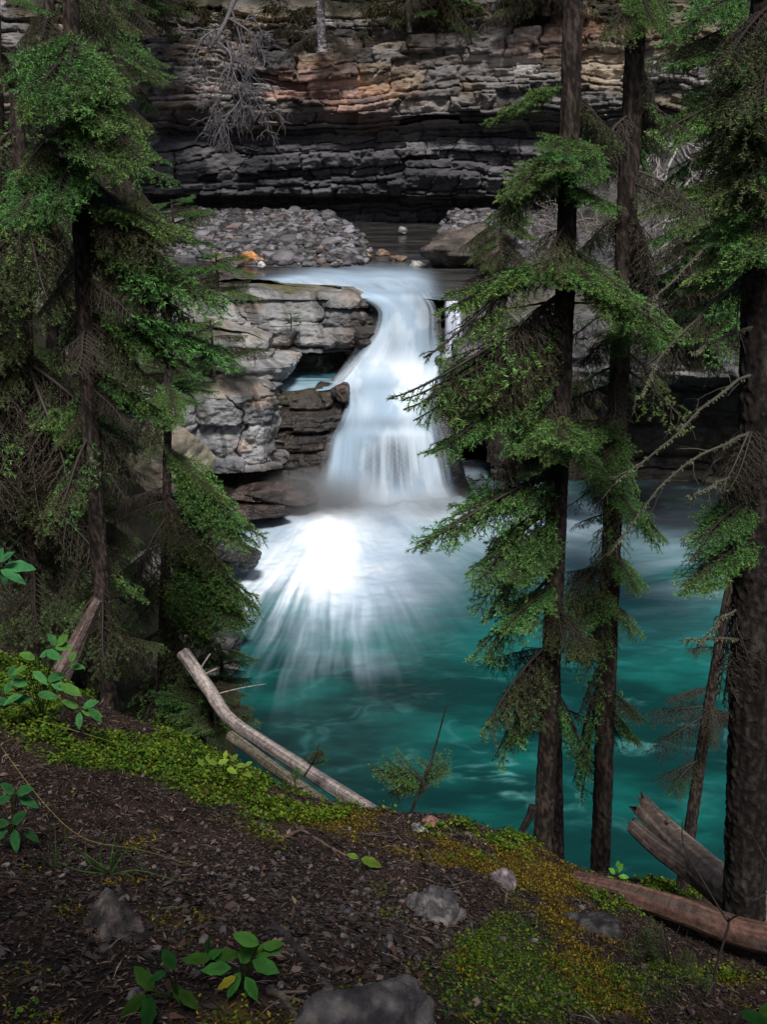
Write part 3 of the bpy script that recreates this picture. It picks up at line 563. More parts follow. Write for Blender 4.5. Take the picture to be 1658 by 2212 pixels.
one_stone(541, 560, .42, 'orange boulder at the water edge of the gravel bar', (.35, .15, .05), (.62, .32, .12), 301)
one_stone(507, 566, .30, 'pale pinkish stone left of the orange boulder', (.25, .2, .18), (.4, .33, .3), 302)
one_stone(478, 556, .42, 'brown stone leftmost along the water edge', (.1, .08, .07), (.2, .16, .13), 303)
one_stone(566, 572, .18, 'small white stone right of the orange boulder', (.4, .4, .4), (.55, .55, .55), 304)
one_stone(440, 488, .6, 'big brownish grey boulder at the left end of the gravel bar', (.14, .12, .12), (.26, .23, .22), 305, 5.6)
one_stone(870, 498, .26, 'pale stone standing alone in the dark river channel', (.14, .14, .14), (.28, .28, .28), 306)
one_stone(905, 574, .3, 'light wet stone just upstream of the fall lip', (.3, .3, .28), (.4, .4, .38), 307, 5.15)
for i, (a, b) in enumerate([(610, 566), (650, 560), (700, 566), (745, 560), (790, 556), (830, 548), (860, 560)]):
    p = Pz(a, b, 5.2); rock('stone', p, 320+i, (.34, .26, .16), (.2, .12, .08), M['wet'], 'wet brown stone along the river edge of the gravel bar', 'stone', nu=30, nv=20, rot=i, group='wet stones at the river edge', colf=rcol((.10, .07, .05), (.26, .17, .11)))

# ------------------------------------------------------------------ spruce boughs
BK = (.045, .033, .026)
def nrm(a): return a/(np.linalg.norm(a)+1e-9)
def bough(seed, kind):
    """unit bough along +X; twigs in one mesh"""
    r = np.random.RandomState(seed); mb = MB(); NP = []; ND = []; NC = []; NL = []
    droop = {'green': .22, 'mixed': .32, 'dead': .30, 'wisp': .3}[kind]*r.uniform(.6, 1.2)
    t = np.linspace(0, 1, 14); limb = np.stack([t, .05*np.sin(t*4+r.uniform(0, 6))*t, .06*np.sin(t*3)-droop*t**1.4 + .12*t**4], 1)
    lc = np.array(BK)*.8 if kind != 'dead' else np.array((.05, .043, .034))
    mb.tube(limb, .016*(1-t*.85)+.0015, 5, lc)
    def pt(q): i = q*13; k = min(int(i), 12); return limb[k] + (limb[k+1]-limb[k])*(i-k), nrm(limb[k+1]-limb[k])
    def needles(pts, dens, c0, c1, ln, f0=0.0):
        pts = np.asarray(pts); seg = np.linalg.norm(np.diff(pts, axis=0), axis=1); tot = seg.sum(); n = int(tot*dens)
        if n < 1: return
        q = r.uniform(f0, 1, n)*(len(pts)-1); k = np.minimum(q.astype(int), len(pts)-2); f = (q-k)[:, None]
        p = pts[k]*(1-f)+pts[k+1]*f; d = pts[k+1]-pts[k]; d /= np.linalg.norm(d, axis=1)[:, None]+1e-9
        rd = r.normal(size=(n, 3)); rd -= (rd*d).sum(1)[:, None]*d; rd /= np.linalg.norm(rd, axis=1)[:, None]; rd[:, 2] = rd[:, 2]*.7+.12
        nd = d*.55+rd*.8; nd /= np.linalg.norm(nd, axis=1)[:, None]
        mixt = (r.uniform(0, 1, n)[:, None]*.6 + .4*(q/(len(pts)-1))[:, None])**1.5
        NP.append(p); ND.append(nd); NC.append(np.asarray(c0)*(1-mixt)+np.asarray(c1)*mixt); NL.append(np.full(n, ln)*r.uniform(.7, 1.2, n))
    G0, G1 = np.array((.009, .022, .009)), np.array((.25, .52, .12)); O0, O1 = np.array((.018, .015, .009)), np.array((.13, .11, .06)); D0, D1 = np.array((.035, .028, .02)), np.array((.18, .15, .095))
    def twig(p, d, l, depth, side, outer):
        n = 6 if l > .1 else 4; q = np.linspace(0, 1, n)[:, None]
        grav = np.array([0, 0, -1.0])*({'green': .25, 'mixed': .5, 'dead': .45, 'wisp': .3}[kind])*l*r.uniform(.5, 1.4)
        if kind == 'green' : tipup = np.array([0, 0, .12*l])
        else: tipup = 0
        pts = p + d*l*q + grav*q**2 + tipup*q**3 + r.normal(0, (.05 if kind == 'dead' else .025)*l, (n, 3))*q
        c = lc*r.uniform(.8, 1.5)
        mb.tube(pts, (.005 if depth == 0 else .0028)*(1-.7*q[:, 0])*(1 if kind != 'dead' else 1.2), 3, c, cap=False)
        if kind == 'green': needles(pts, 210, G0, G1, .026, .05 if depth else .25)
        elif kind == 'wisp': needles(pts, 130, G0, G1, .030, .5)
        elif kind == 'mixed':
            if outer > .45 or r.rand() < .35: needles(pts, 200, lerp(O0, G0, .4), lerp(O1, G1, .28), .028, .3)
            else: needles(pts, 60, O0, O1, .022)
        else: needles(pts, 110, D0, D1, .013)
        if depth < 2 and l > .06:
            m_ = int(l/{'green': .036, 'mixed': .042, 'dead': .032, 'wisp': .05}[kind])
            for i in range(m_):
                qq = (i+.7)/(m_+.4); kk = min(int(qq*(n-1)), n-2); pp = pts[kk] + (pts[kk+1]-pts[kk])*(qq*(n-1)-kk); dd = nrm(pts[kk+1]-pts[kk])
                pe = nrm(np.cross(dd, [0, 0, 1])); sgn = 1 if i % 2 else -1
                nd = nrm(dd*.75 + pe*sgn*r.uniform(.5, .9) + np.array([0, 0, r.uniform(-.35, .15) if kind == 'green' else r.uniform(-.9, .0)]))
                twig(pp, nd, l*r.uniform(.28, .45)*(1.1-qq*.6), depth+1, sgn, outer)
    nt_ = {'green': 26, 'mixed': 25, 'dead': 22, 'wisp': 14}[kind]
    for i in range(nt_):
        q = .08 + .9*(i/nt_)**.9; p, d = pt(q); sgn = 1 if i % 2 else -1
        pe = nrm(np.cross(d, [0, 0, 1])); l = (.36*(1-q)**.75 + .07)*r.uniform(.6, 1.15)*(.55+.9*min(q*2.2, .6))
        dd = nrm(d*.75 + pe*sgn*r.uniform(.6, 1.0) + np.array([0, 0, r.uniform(-.3, .15)]))
        twig(p, dd, l, 0 if l > .12 else 1, sgn, q)
    if kind in ('mixed', 'dead'):
        for i in range(16):
            q = r.uniform(.1, .85); p, d = pt(q); twig(p, nrm(np.array([r.normal(0, .35), r.normal(0, .35), -1])), r.uniform(.08, .26), 1, 1, .2)
    tp, td = pt(.999); needles(limb[10:], 500 if kind in ('green', 'mixed') else 60, G0, G1, .03)
    P_, D_, C_, L_ = np.vstack(NP), np.vstack(ND), np.vstack(NC), np.concatenate(NL)[:, None]
    sd_ = np.cross(D_, r.normal(size=D_.shape)); sd_ /= np.linalg.norm(sd_, axis=1)[:, None]; wd = .0028
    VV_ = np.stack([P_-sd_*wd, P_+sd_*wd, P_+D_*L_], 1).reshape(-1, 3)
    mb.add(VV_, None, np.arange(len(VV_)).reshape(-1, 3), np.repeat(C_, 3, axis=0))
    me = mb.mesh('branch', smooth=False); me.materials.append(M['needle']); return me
BG = [bough(400+i, 'green') for i in range(6)]; BM_ = [bough(420+i, 'mixed') for i in range(5)]; BD = [bough(440+i, 'dead') for i in range(5)]; BW = [bough(460+i, 'wisp') for i in range(3)]
BSET = {'g': BG, 'm': BM_, 'd': BD, 'w': BW}
brng = np.random.RandomState(99)
def place(root, kind, p0, p1, me=None, roll=0.0, wide=1.0):
    p0 = Vector(p0); p1 = Vector(p1); X_ = p1-p0; L_ = X_.length; X_.normalize()
    Zv = Vector((0, 0, 1)); Y_ = Zv.cross(X_)
    if Y_.length < .2: Y_ = Vector((0, 1, 0)).cross(X_)
    Y_.normalize(); Z_ = X_.cross(Y_)
    R_ = Matrix((X_, Y_, Z_)).transposed().to_4x4() @ Matrix.Rotation(roll, 4, 'X')
    o = bpy.data.objects.new('branch', me or BSET[kind][brng.randint(len(BSET[kind]))]); COL.objects.link(o); o.parent = root
    o.matrix_local = Matrix.Translation(p0 - root.location) @ R_ @ Matrix.Diagonal((L_, L_*wide, L_*min(1.2, wide), 1))
    return o
def trunk_mesh(pts, r0, r1, seed, n=26, m=260, col=(.036, .026, .022), flare=True):
    pts = resample(pts, m); t = np.linspace(0, 1, m); rad = r0 + (r1-r0)*t
    if flare: rad = rad*(1 + .22*np.exp(-t*m/9))
    seg = np.linalg.norm(np.diff(pts, axis=0), axis=1); arc = np.concatenate([[0], np.cumsum(seg)])
    th = np.arange(n)/n*2*math.pi; T = np.gradient(pts, axis=0); T /= np.linalg.norm(T, axis=1)[:, None]
    A = np.cross(T, [0, 1., 0]); A /= np.linalg.norm(A, axis=1)[:, None]; B = np.cross(A, T)
    cx, sx = np.cos(th)[None, :], np.sin(th)[None, :]; az = arc[:, None]
    fl = fbm(cx*4+seed, sx*4, az*9, seed, 3); fine = fbm(cx*11+seed, sx*11, az*34, seed+4, 3)
    R_ = rad[:, None]*(1 + .05*fl + .07*fine + .03*np.abs(noise(cx*5, sx*5, az*8, seed+8)))
    V = pts[:, None, :] + R_[..., None]*(np.cos(th)[None, :, None]*A[:, None, :] + np.sin(th)[None, :, None]*B[:, None, :])
    c = mixc(np.array(col)*.35, np.array(col)*2.1, sstep(-.3, .8, fine+.5*fl)); lich = sstep(.45, .8, fbm(cx*3+seed, sx*3, az*4, seed+6, 4)); c = mixc(c, (.12, .115, .085), lich*.3)
    return mesh_np('trunk', V.reshape(-1, 3), grid_quads(m, n, True), cols=c.reshape(-1, 3))
class Tree:
    def __init__(s, name, label, pts, r0, r1, group=None, seed=0, col=(.036, .026, .022), cat='tree', n=26, m=260):
        s.pts = np.array(pts, float); s.root = empty(name, tuple(s.pts[0])); tag(s.root, label, cat, group); s.seed = seed; s.count = 0
        me = trunk_mesh(s.pts - s.pts[0], r0, r1, seed, n, m, col); ob('trunk', me, M['bark'], s.root)
        s.z0, s.z1 = s.pts[0, 2], s.pts[-1, 2]; s.rng = np.random.RandomState(seed+1000); s.rs = resample(s.pts, 200); s.uv = np.array(proj(s.rs[:, 0], s.rs[:, 1], s.rs[:, 2])).T
    def at_v(s, v): return s.rs[np.argmin(np.abs(s.uv[:, 1]-v))]
    def at_z(s, z): return s.rs[np.argmin(np.abs(s.rs[:, 2]-z))]
    def to(s, va, ut, vt, dY, kind='g', n=1, spread=0, roll=None, wide=1.0):
        """n boughs from the trunk at image height va to the point seen at (ut, vt), dY metres nearer or farther"""
        for i in range(n):
            if s.count >= 98: return
            a = s.at_v(va + s.rng.uniform(-1, 1)*spread*.5); b = P(ut + s.rng.uniform(-1, 1)*spread, vt + s.rng.uniform(-1, 1)*spread*.7, a[1] + dY + s.rng.uniform(-.12, .12)*(1 if spread else 0))
            place(s.root, kind, a, b, roll=s.rng.uniform(-.3, .3) if roll is None else roll, wide=wide); s.count += 1
    def fill(s, v0, v1, n, kinds, l0, l1, az=(0, 6.283), drop=(.1, .5)):
        for i in range(n):
            if s.count >= 98: return
            a = s.at_v(s.rng.uniform(v0, v1)); th = s.rng.uniform(*az); L_ = s.rng.uniform(l0, l1); dr = s.rng.uniform(*drop)
            b = a + np.array([math.cos(th), math.sin(th), -dr])*L_
            place(s.root, kinds[s.rng.randint(len(kinds))], a, b, roll=s.rng.uniform(-.3, .3)); s.count += 1
def vt(u0, v0, u1, v1, Y, dy=0, mid=0):
    a = P(u0, v0, Y); b = P(u1, v1, Y+dy); a = a + (a-b)/np.linalg.norm(a-b)*(.45 if Y < 10 else .2); mm = (a+b)/2 + np.array([mid, 0, 0]); return [a, mm, b]

# tree A: left of the right-hand pair
A = Tree('spruce', 'tall dark spruce nearest the falls, its green sprays hanging over white water', vt(1172, 1835, 1242, -80, 6.5, 0, .02), .066, .052, seed=1)
for a in [(330, 1110, 420, -.3, 'g', 3, 30), (300, 1200, 330, -.55, 'g', 3, 40), (290, 1290, 370, -.4, 'g', 3, 30), (350, 1040, 440, -.1, 'm', 2, 25), (400, 1330, 440, -.4, 'g', 2, 15), (190, 1060, 235, .1, 'g', 2, 20), (200, 1350, 290, .2, 'm', 2, 20),
          (560, 950, 640, -.2, 'g', 2, 18), (570, 880, 700, -.3, 'w', 2, 14), (570, 1010, 610, .1, 'g', 2, 20), (560, 1150, 590, -.4, 'g', 2, 20), (540, 1380, 640, -.3, 'g', 3, 30), (560, 1480, 695, -.2, 'g', 3, 22), (580, 1310, 600, -.5, 'g', 2, 20), (600, 1420, 690, 0, 'g', 2, 20),
          (690, 850, 820, -.3, 'w', 2, 20), (720, 880, 850, -.1, 'w', 2, 20), (740, 940, 800, -.3, 'm', 2, 20), (640, 1040, 780, -.2, 'd', 3, 40), (700, 1060, 860, -.2, 'd', 4, 50), (760, 1000, 900, -.2, 'm', 3, 30), (800, 930, 960, -.3, 'g', 2, 15), (840, 1050, 1000, -.1, 'd', 3, 40),
          (900, 1120, 980, -.4, 'g', 4, 30), (910, 1240, 970, -.6, 'g', 4, 40), (920, 1320, 1010, -.3, 'g', 3, 30), (960, 1120, 1040, -.2, 'g', 2, 20),
          (1020, 905, 1155, -.3, 'g', 2, 16), (1040, 990, 1120, -.1, 'g', 2, 20), (1080, 1010, 1250, -.2, 'g', 3, 26), (1120, 1000, 1330, -.1, 'g', 2, 25), (1160, 1090, 1240, -.5, 'g', 3, 30), (1250, 1020, 1420, -.1, 'g', 2, 26), (1270, 1100, 1340, -.4, 'g', 3, 28), (1300, 1260, 1400, -.3, 'm', 3, 30),
          (1400, 1050, 1560, -.1, 'm', 3, 40), (1440, 1060, 1620, .1, 'w', 3, 40), (1480, 1280, 1640, .1, 'w', 2, 30)]: A.to(*a)
A.fill(420, 1000, 16, 'wmm', .3, .6); A.fill(0, 260, 8, 'wm', .4, .7, (0, 3.1), (.2, .6)); A.to(20, 1050, 110, 0, 'd', 2, 20)
# tree B
B = Tree('spruce', 'tall dark spruce, right one of the pair, yellow-green sprays at the top of the picture', vt(1298, 1905, 1382, -80, 6.9, 0, -.02), .072, .055, seed=2)
for a in [(-20, 1420, 60, -.4, 'g', 3, 26), (-30, 1490, 80, -.1, 'g', 3, 26), (0, 1330, 40, -.3, 'm', 2, 20), (130, 1430, 240, 0, 'd', 3, 20), (430, 1430, 640, 0, 'd', 4, 20), (620, 1440, 730, -.3, 'g', 2, 20), (700, 1340, 760, -.3, 'g', 2, 16), (700, 1240, 780, -.3, 'm', 2, 20),
          (900, 1180, 960, -.4, 'g', 3, 30), (930, 1310, 1040, -.5, 'g', 3, 26), (980, 1380, 1060, -.2, 'g', 2, 18), (1060, 1430, 1175, -.1, 'g', 3, 16), (1040, 1390, 1130, -.3, 'g', 2, 16), (1200, 1405, 1275, -.2, 'g', 3, 16), (1200, 1240, 1290, -.4, 'm', 2, 20), (1260, 1250, 1340, -.4, 'g', 3, 26), (1290, 1385, 1370, -.3, 'g', 2, 14), (1320, 1230, 1410, -.3, 'm', 3, 26),
          (1480, 1395, 1545, -.1, 'm', 2, 12), (1530, 1390, 1600, 0, 'g', 2, 10), (1400, 1220, 1560, .1, 'd', 1, 30), (1460, 1230, 1680, .2, 'w', 2, 30)]: B.to(*a)
B.fill(200, 900, 18, 'wmd', .3, .6); B.fill(1000, 1500, 12, 'wm', .3, .5, (1.5, 4.7))
# thin trunk behind A
A2 = Tree('spruce', 'thin dark spruce trunk standing just behind the tree nearest the falls', vt(1205, 1830, 1190, 1000, 7.4, .2), .055, .04, seed=3)
A2.fill(1050, 1650, 9, 'dmw', .35, .6)
# tree C at the right edge
Ct = Tree('spruce', 'thick rough-barked spruce trunk at the right edge of the picture', vt(1610, 1930, 1672, -60, 5.0, 0), .115, .085, seed=4, n=48, m=520, col=(.022, .017, .015))
# leaning thin tree D
Dt = Tree('spruce', 'slender leaning trunk just left of the thick right-edge tree', vt(1490, 1830, 1600, 1150, 6.4, .2, -.02), .045, .03, seed=5)
Dt.fill(1200, 1700, 12, 'dm', .25, .45); Dt.to(1260, 1500, 1270, 0, 'g', 2, 12)
def bare(root, pts, r0, seed, col=(.055, .053, .041), subs=10, sl=.25, needles_=False):
    mb = MB(); rr = np.random.RandomState(seed); p = resample(pts, 24); p = p + .012*np.stack([fbm(np.linspace(0, 6, 24), seed+i, 0, seed, 2) for i in range(3)], 1)
    org = np.array(root.location); p = p-org; t = np.linspace(0, 1, 24)
    mb.tube(p, r0*(1-.8*t)+.0015, 7, col, rough=.15, seed=seed)
    tot = np.linalg.norm(p[-1]-p[0])
    for i in range(subs):
        q = rr.uniform(.15, .98); k = min(int(q*23), 22); d = nrm(p[k+1]-p[k]); dd = nrm(d*.5 + rr.normal(0, .6, 3)+np.array([0, 0, -.45])); l = sl*tot*rr.uniform(.3, 1)*(1.1-q*.6)
        tt = np.linspace(0, 1, 7)[:, None]; pp = p[k] + dd*l*tt + np.array([0, 0, -.25*l])*tt**2 + rr.normal(0, .02*l, (7, 3))*tt
        mb.tube(pp, r0*.3*(1-.7*tt[:, 0])+.001, 4, np.array(col)*rr.uniform(.7, 1.3))
        for j in range(3):
            kk = rr.randint(2, 6); d2 = nrm(dd+rr.normal(0, .7, 3)); l2 = l*rr.uniform(.2, .5); t2 = np.linspace(0, 1, 4)[:, None]
            mb.tube(pp[kk]+d2*l2*t2+np.array([0, 0, -.3*l2])*t2**2, r0*.15*(1-.6*t2[:, 0])+.0008, 3, np.array(col)*rr.uniform(.7, 1.4), cap=False)
    # lichen tufts
    n = 500; q = rr.uniform(0, 1, n)*22; k = q.astype(int); b = p[k]+(p[np.minimum(k+1, 23)]-p[k])*(q-k)[:, None]; d = rr.normal(size=(n, 3)); d /= np.linalg.norm(d, axis=1)[:, None]; sd_ = np.cross(d, rr.normal(size=(n, 3))); sd_ /= np.linalg.norm(sd_, axis=1)[:, None]
    L_ = rr.uniform(.6, 1.6, (n, 1))*r0*1.3; W_ = .0035
    VV_ = np.stack([b-sd_*W_, b+sd_*W_, b+d*(L_+r0*.6)+[0, 0, -.004]], 1).reshape(-1, 3)
    mb.add(VV_, None, np.arange(len(VV_)).reshape(-1, 3), np.array((.16, .17, .10)))
    return ob('branch', mb.mesh('branch'), M['twig'], root)
for i, L_ in enumerate([[(1668, 270, 5.0), (1580, 300, 4.9), (1480, 360, 4.8)], [(1672, 440, 5.0), (1560, 510, 4.8), (1450, 610, 4.6), (1400, 680, 4.5)], [(1665, 620, 5.0), (1560, 640, 4.9), (1430, 780, 4.7), (1375, 870, 4.6)], [(1655, 690, 5.0), (1560, 730, 4.8), (1500, 760, 4.7)],
                        [(1650, 800, 5.0), (1560, 850, 4.8), (1450, 950, 4.6), (1320, 1050, 4.5)], [(1640, 920, 5.0), (1560, 960, 4.8), (1440, 1040, 4.6), (1310, 1195, 4.4)], [(1640, 1010, 5.0), (1560, 1040, 4.8), (1480, 1070, 4.7)], [(1635, 1120, 5.0), (1560, 1140, 4.9), (1470, 1165, 4.8)],
                        [(1630, 1175, 5.0), (1540, 1185, 4.9), (1490, 1210, 4.8)], [(1625, 1380, 5.0), (1560, 1378, 4.9), (1470, 1385, 4.8)], [(1625, 1300, 5.0), (1560, 1340, 4.9), (1510, 1390, 4.8)]]):
    bare(Ct.root, [P(*q) for q in L_], .0075, 500+i, subs=9)
for a in [(20, 1590, 110, -.5, 'm', 3, 30), (90, 1650, 190, -.6, 'm', 4, 30), (180, 1580, 270, -.5, 'm', 3, 30), (260, 1640, 350, -.5, 'm', 3, 26), (340, 1600, 430, -.4, 'w', 3, 26), (420, 1655, 520, -.5, 'g', 3, 16), (1000, 1500, 1120, -.1, 'm', 3, 20), (1080, 1490, 1180, -.2, 'g', 3, 16), (1150, 1480, 1270, -.2, 'g', 3, 16), (1100, 1540, 1220, -.1, 'm', 3, 20), (900, 1560, 1050, -.2, 'd', 3, 20), (1250, 1500, 1500, 0, 'd', 2, 20), (480, 1580, 510, -.4, 'g', 2, 16), (480, 1640, 540, -.5, 'g', 2, 16), (560, 1560, 640, -.1, 'd', 3, 20)]: Ct.to(*a)

# ------------------------------------------------------------------ trees on the left
E = Tree('spruce', 'tall spruce with dark trunk standing at the left over the mossy bank', vt(238, 1520, 150, -60, 7.4, 0, -.03), .066, .048, seed=6)
for a in [(60, 20, 140, -.5, 'g', 2, 40), (80, 110, 190, -.9, 'g', 2, 40), (90, 200, 200, -.7, 'g', 3, 30), (100, 270, 200, -.4, 'g', 2, 20), (150, 250, 270, -.5, 'g', 2, 26), (190, 310, 330, -.4, 'g', 3, 22), (240, 250, 350, -.6, 'g', 2, 26), (120, 60, 260, -.6, 'g', 2, 26), (260, 20, 330, -.4, 'm', 3, 26),
          (330, 30, 450, -.6, 'g', 5, 28), (340, 110, 440, -.6, 'g', 2, 24), (370, 60, 490, -.4, 'g', 2, 20), (380, 320, 500, 0, 'd', 4, 30), (430, 420, 490, -.1, 'g', 2, 16), (470, 370, 500, -.2, 'm', 3, 20), (470, 400, 590, .2, 'd', 4, 26),
          (520, 490, 620, .1, 'g', 3, 20), (540, 420, 640, .1, 'm', 3, 20), (640, 500, 760, .3, 'g', 2, 22), (660, 410, 770, .2, 'g', 3, 26), (700, 370, 800, .1, 'm', 3, 22), (800, 360, 900, .2, 'g', 3, 22)]: E.to(*a)
E.fill(250, 1400, 46, 'mwwd', .25, .6, (0, 6.28), (.2, .8))
Fm = Tree('spruce', 'dark spruce trunk at the far left, half hidden by dead hanging twigs', vt(70, 1380, 35, 200, 8.6, 0, .02), .065, .05, seed=7)
Fm.fill(200, 1350, 80, 'mmwd', .4, 1.0, (0, 6.28), (.2, .8)); Fm.to(860, 180, 960, -.4, 'g', 3, 30); Fm.to(880, 230, 920, -.4, 'g', 3, 30); Fm.to(1020, 100, 1080, -.3, 'm', 3, 30)
G = Tree('spruce', 'leafy green spruce on the lower left bank, its sprays reaching over the pool', vt(345, 1640, 365, 640, 10.5, .2, .02), .07, .03, seed=8)
for a in [(820, 330, 890, -.2, 'g', 3, 22), (830, 370, 910, -.4, 'g', 3, 20), (880, 290, 960, -.3, 'm', 3, 26), (960, 430, 1050, -.1, 'g', 3, 24), (980, 480, 1080, -.2, 'g', 4, 24), (1000, 520, 1120, -.1, 'g', 4, 20), (1030, 560, 1165, 0, 'g', 4, 16), (1080, 500, 1200, -.3, 'm', 4, 26), (1100, 430, 1180, -.5, 'm', 4, 28),
          (1150, 570, 1290, -.1, 'g', 4, 16), (1180, 520, 1290, -.3, 'g', 4, 22), (1210, 540, 1340, -.2, 'g', 4, 20), (1240, 470, 1360, -.4, 'g', 4, 26), (1280, 500, 1400, -.2, 'm', 3, 20), (1330, 420, 1450, -.4, 'm', 4, 26), (1380, 460, 1520, -.2, 'm', 4, 24), (1450, 420, 1580, -.3, 'm', 4, 26), (1480, 470, 1540, -.2, 'g', 3, 20), (1540, 480, 1625, -.4, 'm', 4, 24), (1500, 440, 1500, -.6, 'g', 3, 24), (1560, 400, 1640, -.6, 'm', 3, 24)]: G.to(*a)
G.fill(850, 1600, 40, 'mmwd', .4, .9, (1.6, 4.7), (.2, .6))
bg_trees = [('broken-topped spruce deep in the left thicket above the ledge', 180, 1500, 195, 350, 13, .09, 'mmwd', 21), ('spruce crowded with dead twigs behind the far-left trunk', 120, 1500, 105, -60, 12, .1, 'mwmd', 22),
            ('dark spruce in the upper left corner of the picture', 20, 1200, -15, -60, 11, .1, 'mwmg', 23), ('thin spruce behind the left bank, under the upper left foliage', 240, 1300, 228, -40, 17, .1, 'mmwm', 24),
            ('spruce with hanging grey twigs on the slope over the left ledge', 200, 1000, 190, -40, 20, .13, 'wmmd', 25), ('spruce on the left slope nearest the gravel bar', 265, 640, 258, 60, 30, .12, 'mmgd', 26)]
for (lab, a, b, c, d, Y_, r_, ks, sd_) in bg_trees:
    t_ = Tree('spruce', lab, vt(a, b, c, d, Y_), r_, r_*.5, seed=sd_, n=14, m=120); sc = (Y_/9)**.45
    t_.fill(max(d, -40), b, 72, ks, .35*sc, .85*sc, (0, 6.28), (.1, .6))
# right background spruces
for (lab, a, b, c, d, Y_, r_, n_, ks, sd_, l0, l1) in [('blue-green spruce rising in the upper right corner', 1655, 700, 1648, -80, 17, .12, 80, 'ggmg', 31, 1.0, 1.9), ('bushy spruce low on the right slope under the dead logs', 1560, 720, 1560, 380, 24, .07, 60, 'gmmd', 32, 1.0, 1.9),
                                             ('brown-twigged spruce on the slope between the trunk pair and right edge', 1470, 760, 1475, 560, 25, .05, 50, 'mddm', 33, .9, 1.7), ('young spruce on the right bench behind the tall pair', 1080, 640, 1085, 440, 31, .06, 36, 'mdgm', 34, .8, 1.3),
                                             ('scrubby spruce left of the trunk pair on the rock bench', 1060, 980, 1080, 660, 26.5, .07, 40, 'mdmd', 35, .7, 1.3), ('scrubby spruce behind the tall pair at the waterline', 1250, 1010, 1250, 800, 26, .06, 34, 'mddm', 36, .6, 1.2)]:
    t_ = Tree('spruce', lab, vt(a, b, c, d, Y_), r_, r_*.4, seed=sd_, n=12, m=100); t_.fill(max(d, -60), b-20, n_, ks, l0, l1, (0, 6.28), (.1, .6))
# ------------------------------------------------------------------ trees and hanging turf on top of the cliff
for i, (lab, a, b, Y_, r_) in enumerate([('bare grey snag trunk standing on the cliff top, centre', 697, 112, 50.2, .2), ('thin dark trunk rooted in the turf right of the grey snag', 885, 70, 51.5, .1)]):
    t_ = Tree('dead_tree', lab, [P(a, b, Y_), P(a-3, b-60, Y_), P(a-6, b-190, Y_+.4)], r_, r_*.8, seed=40+i, n=14, m=120, col=(.20, .18, .20) if i == 0 else (.07, .06, .05))
    t_.fill(-60, b-20, 6, 'd', 1.2, 2.2)
for i, (lab, a, Y_, ks) in enumerate([('dark spruce on the cliff rim at the upper left', 290, 48, 'gmmd'), ('small spruce on the rim right of the grey snag', 940, 52, 'gmmd'), ('brown spruce on the rim above the tall spruce pair', 1180, 51, 'mdmd'), ('small spruce on the rim at the upper left, nearer the river bend', 250, 45, 'mmdg')]):
    t_ = Tree('spruce', lab, [P(a, 35, Y_), P(a, -130, Y_), P(a, -450, Y_)], .2, .1, seed=50+i, n=12, m=80); t_.fill(-300, 20, 50, ks, 1.4, 2.6, (0, 6.28), (.1, .5))
def tuft_mesh(rr, P0, n, l0, l1, cols, wd, down=.8, name='turf'):
    b = P0; d = rr.normal(size=(n, 3)); d[:, 2] = -np.abs(d[:, 2])*down + .2; d /= np.linalg.norm(d, axis=1)[:, None]; L_ = rr.uniform(l0, l1, (n, 1))
    sd_ = np.cross(d, rr.normal(size=(n, 3))); sd_ /= np.linalg.norm(sd_, axis=1)[:, None]
    c = np.array(cols)[rr.randint(len(cols), size=n)]*rr.uniform(.6, 1.3, (n, 1))
    mdl = b+d*L_*.5 + [0, 0, .05*l1]; tip = b+d*L_ - np.array([0, 0, 1])*L_*.35
    VV_ = np.stack([b-sd_*wd, b+sd_*wd, mdl+sd_*wd*.8, mdl-sd_*wd*.8, tip], 1).reshape(-1, 3); k = np.arange(n)[:, None]*5
    return mesh_np(name, VV_, k+np.array([0, 1, 2, 3]), k+np.array([3, 2, 4]), np.repeat(c, 5, axis=0), smooth=False)
rr = np.random.RandomState(60); n = 15000
uu = rr.uniform(250, 1650, n); vv = 20 + 60*rr.uniform(-1, 1, n)**3 + 22*fbm(uu*.012, 0*uu, 0, 61, 3); P0 = np.array([P(a, b, 51.6) for a, b in zip(uu, vv)])
keep = fbm(uu*.02, vv*.02, 0, 62, 3) > -.25 + .6*sstep(1000, 1150, uu); P0 = P0[keep]
o = ob('turf', tuft_mesh(rr, P0, len(P0), .15, .5, [(.05, .04, .02), (.03, .04, .016), (.08, .055, .03), (.02, .028, .013)], .022), M['moss']); tag(o, 'olive brown turf hanging over the cliff rim', 'turf', kind='stuff')
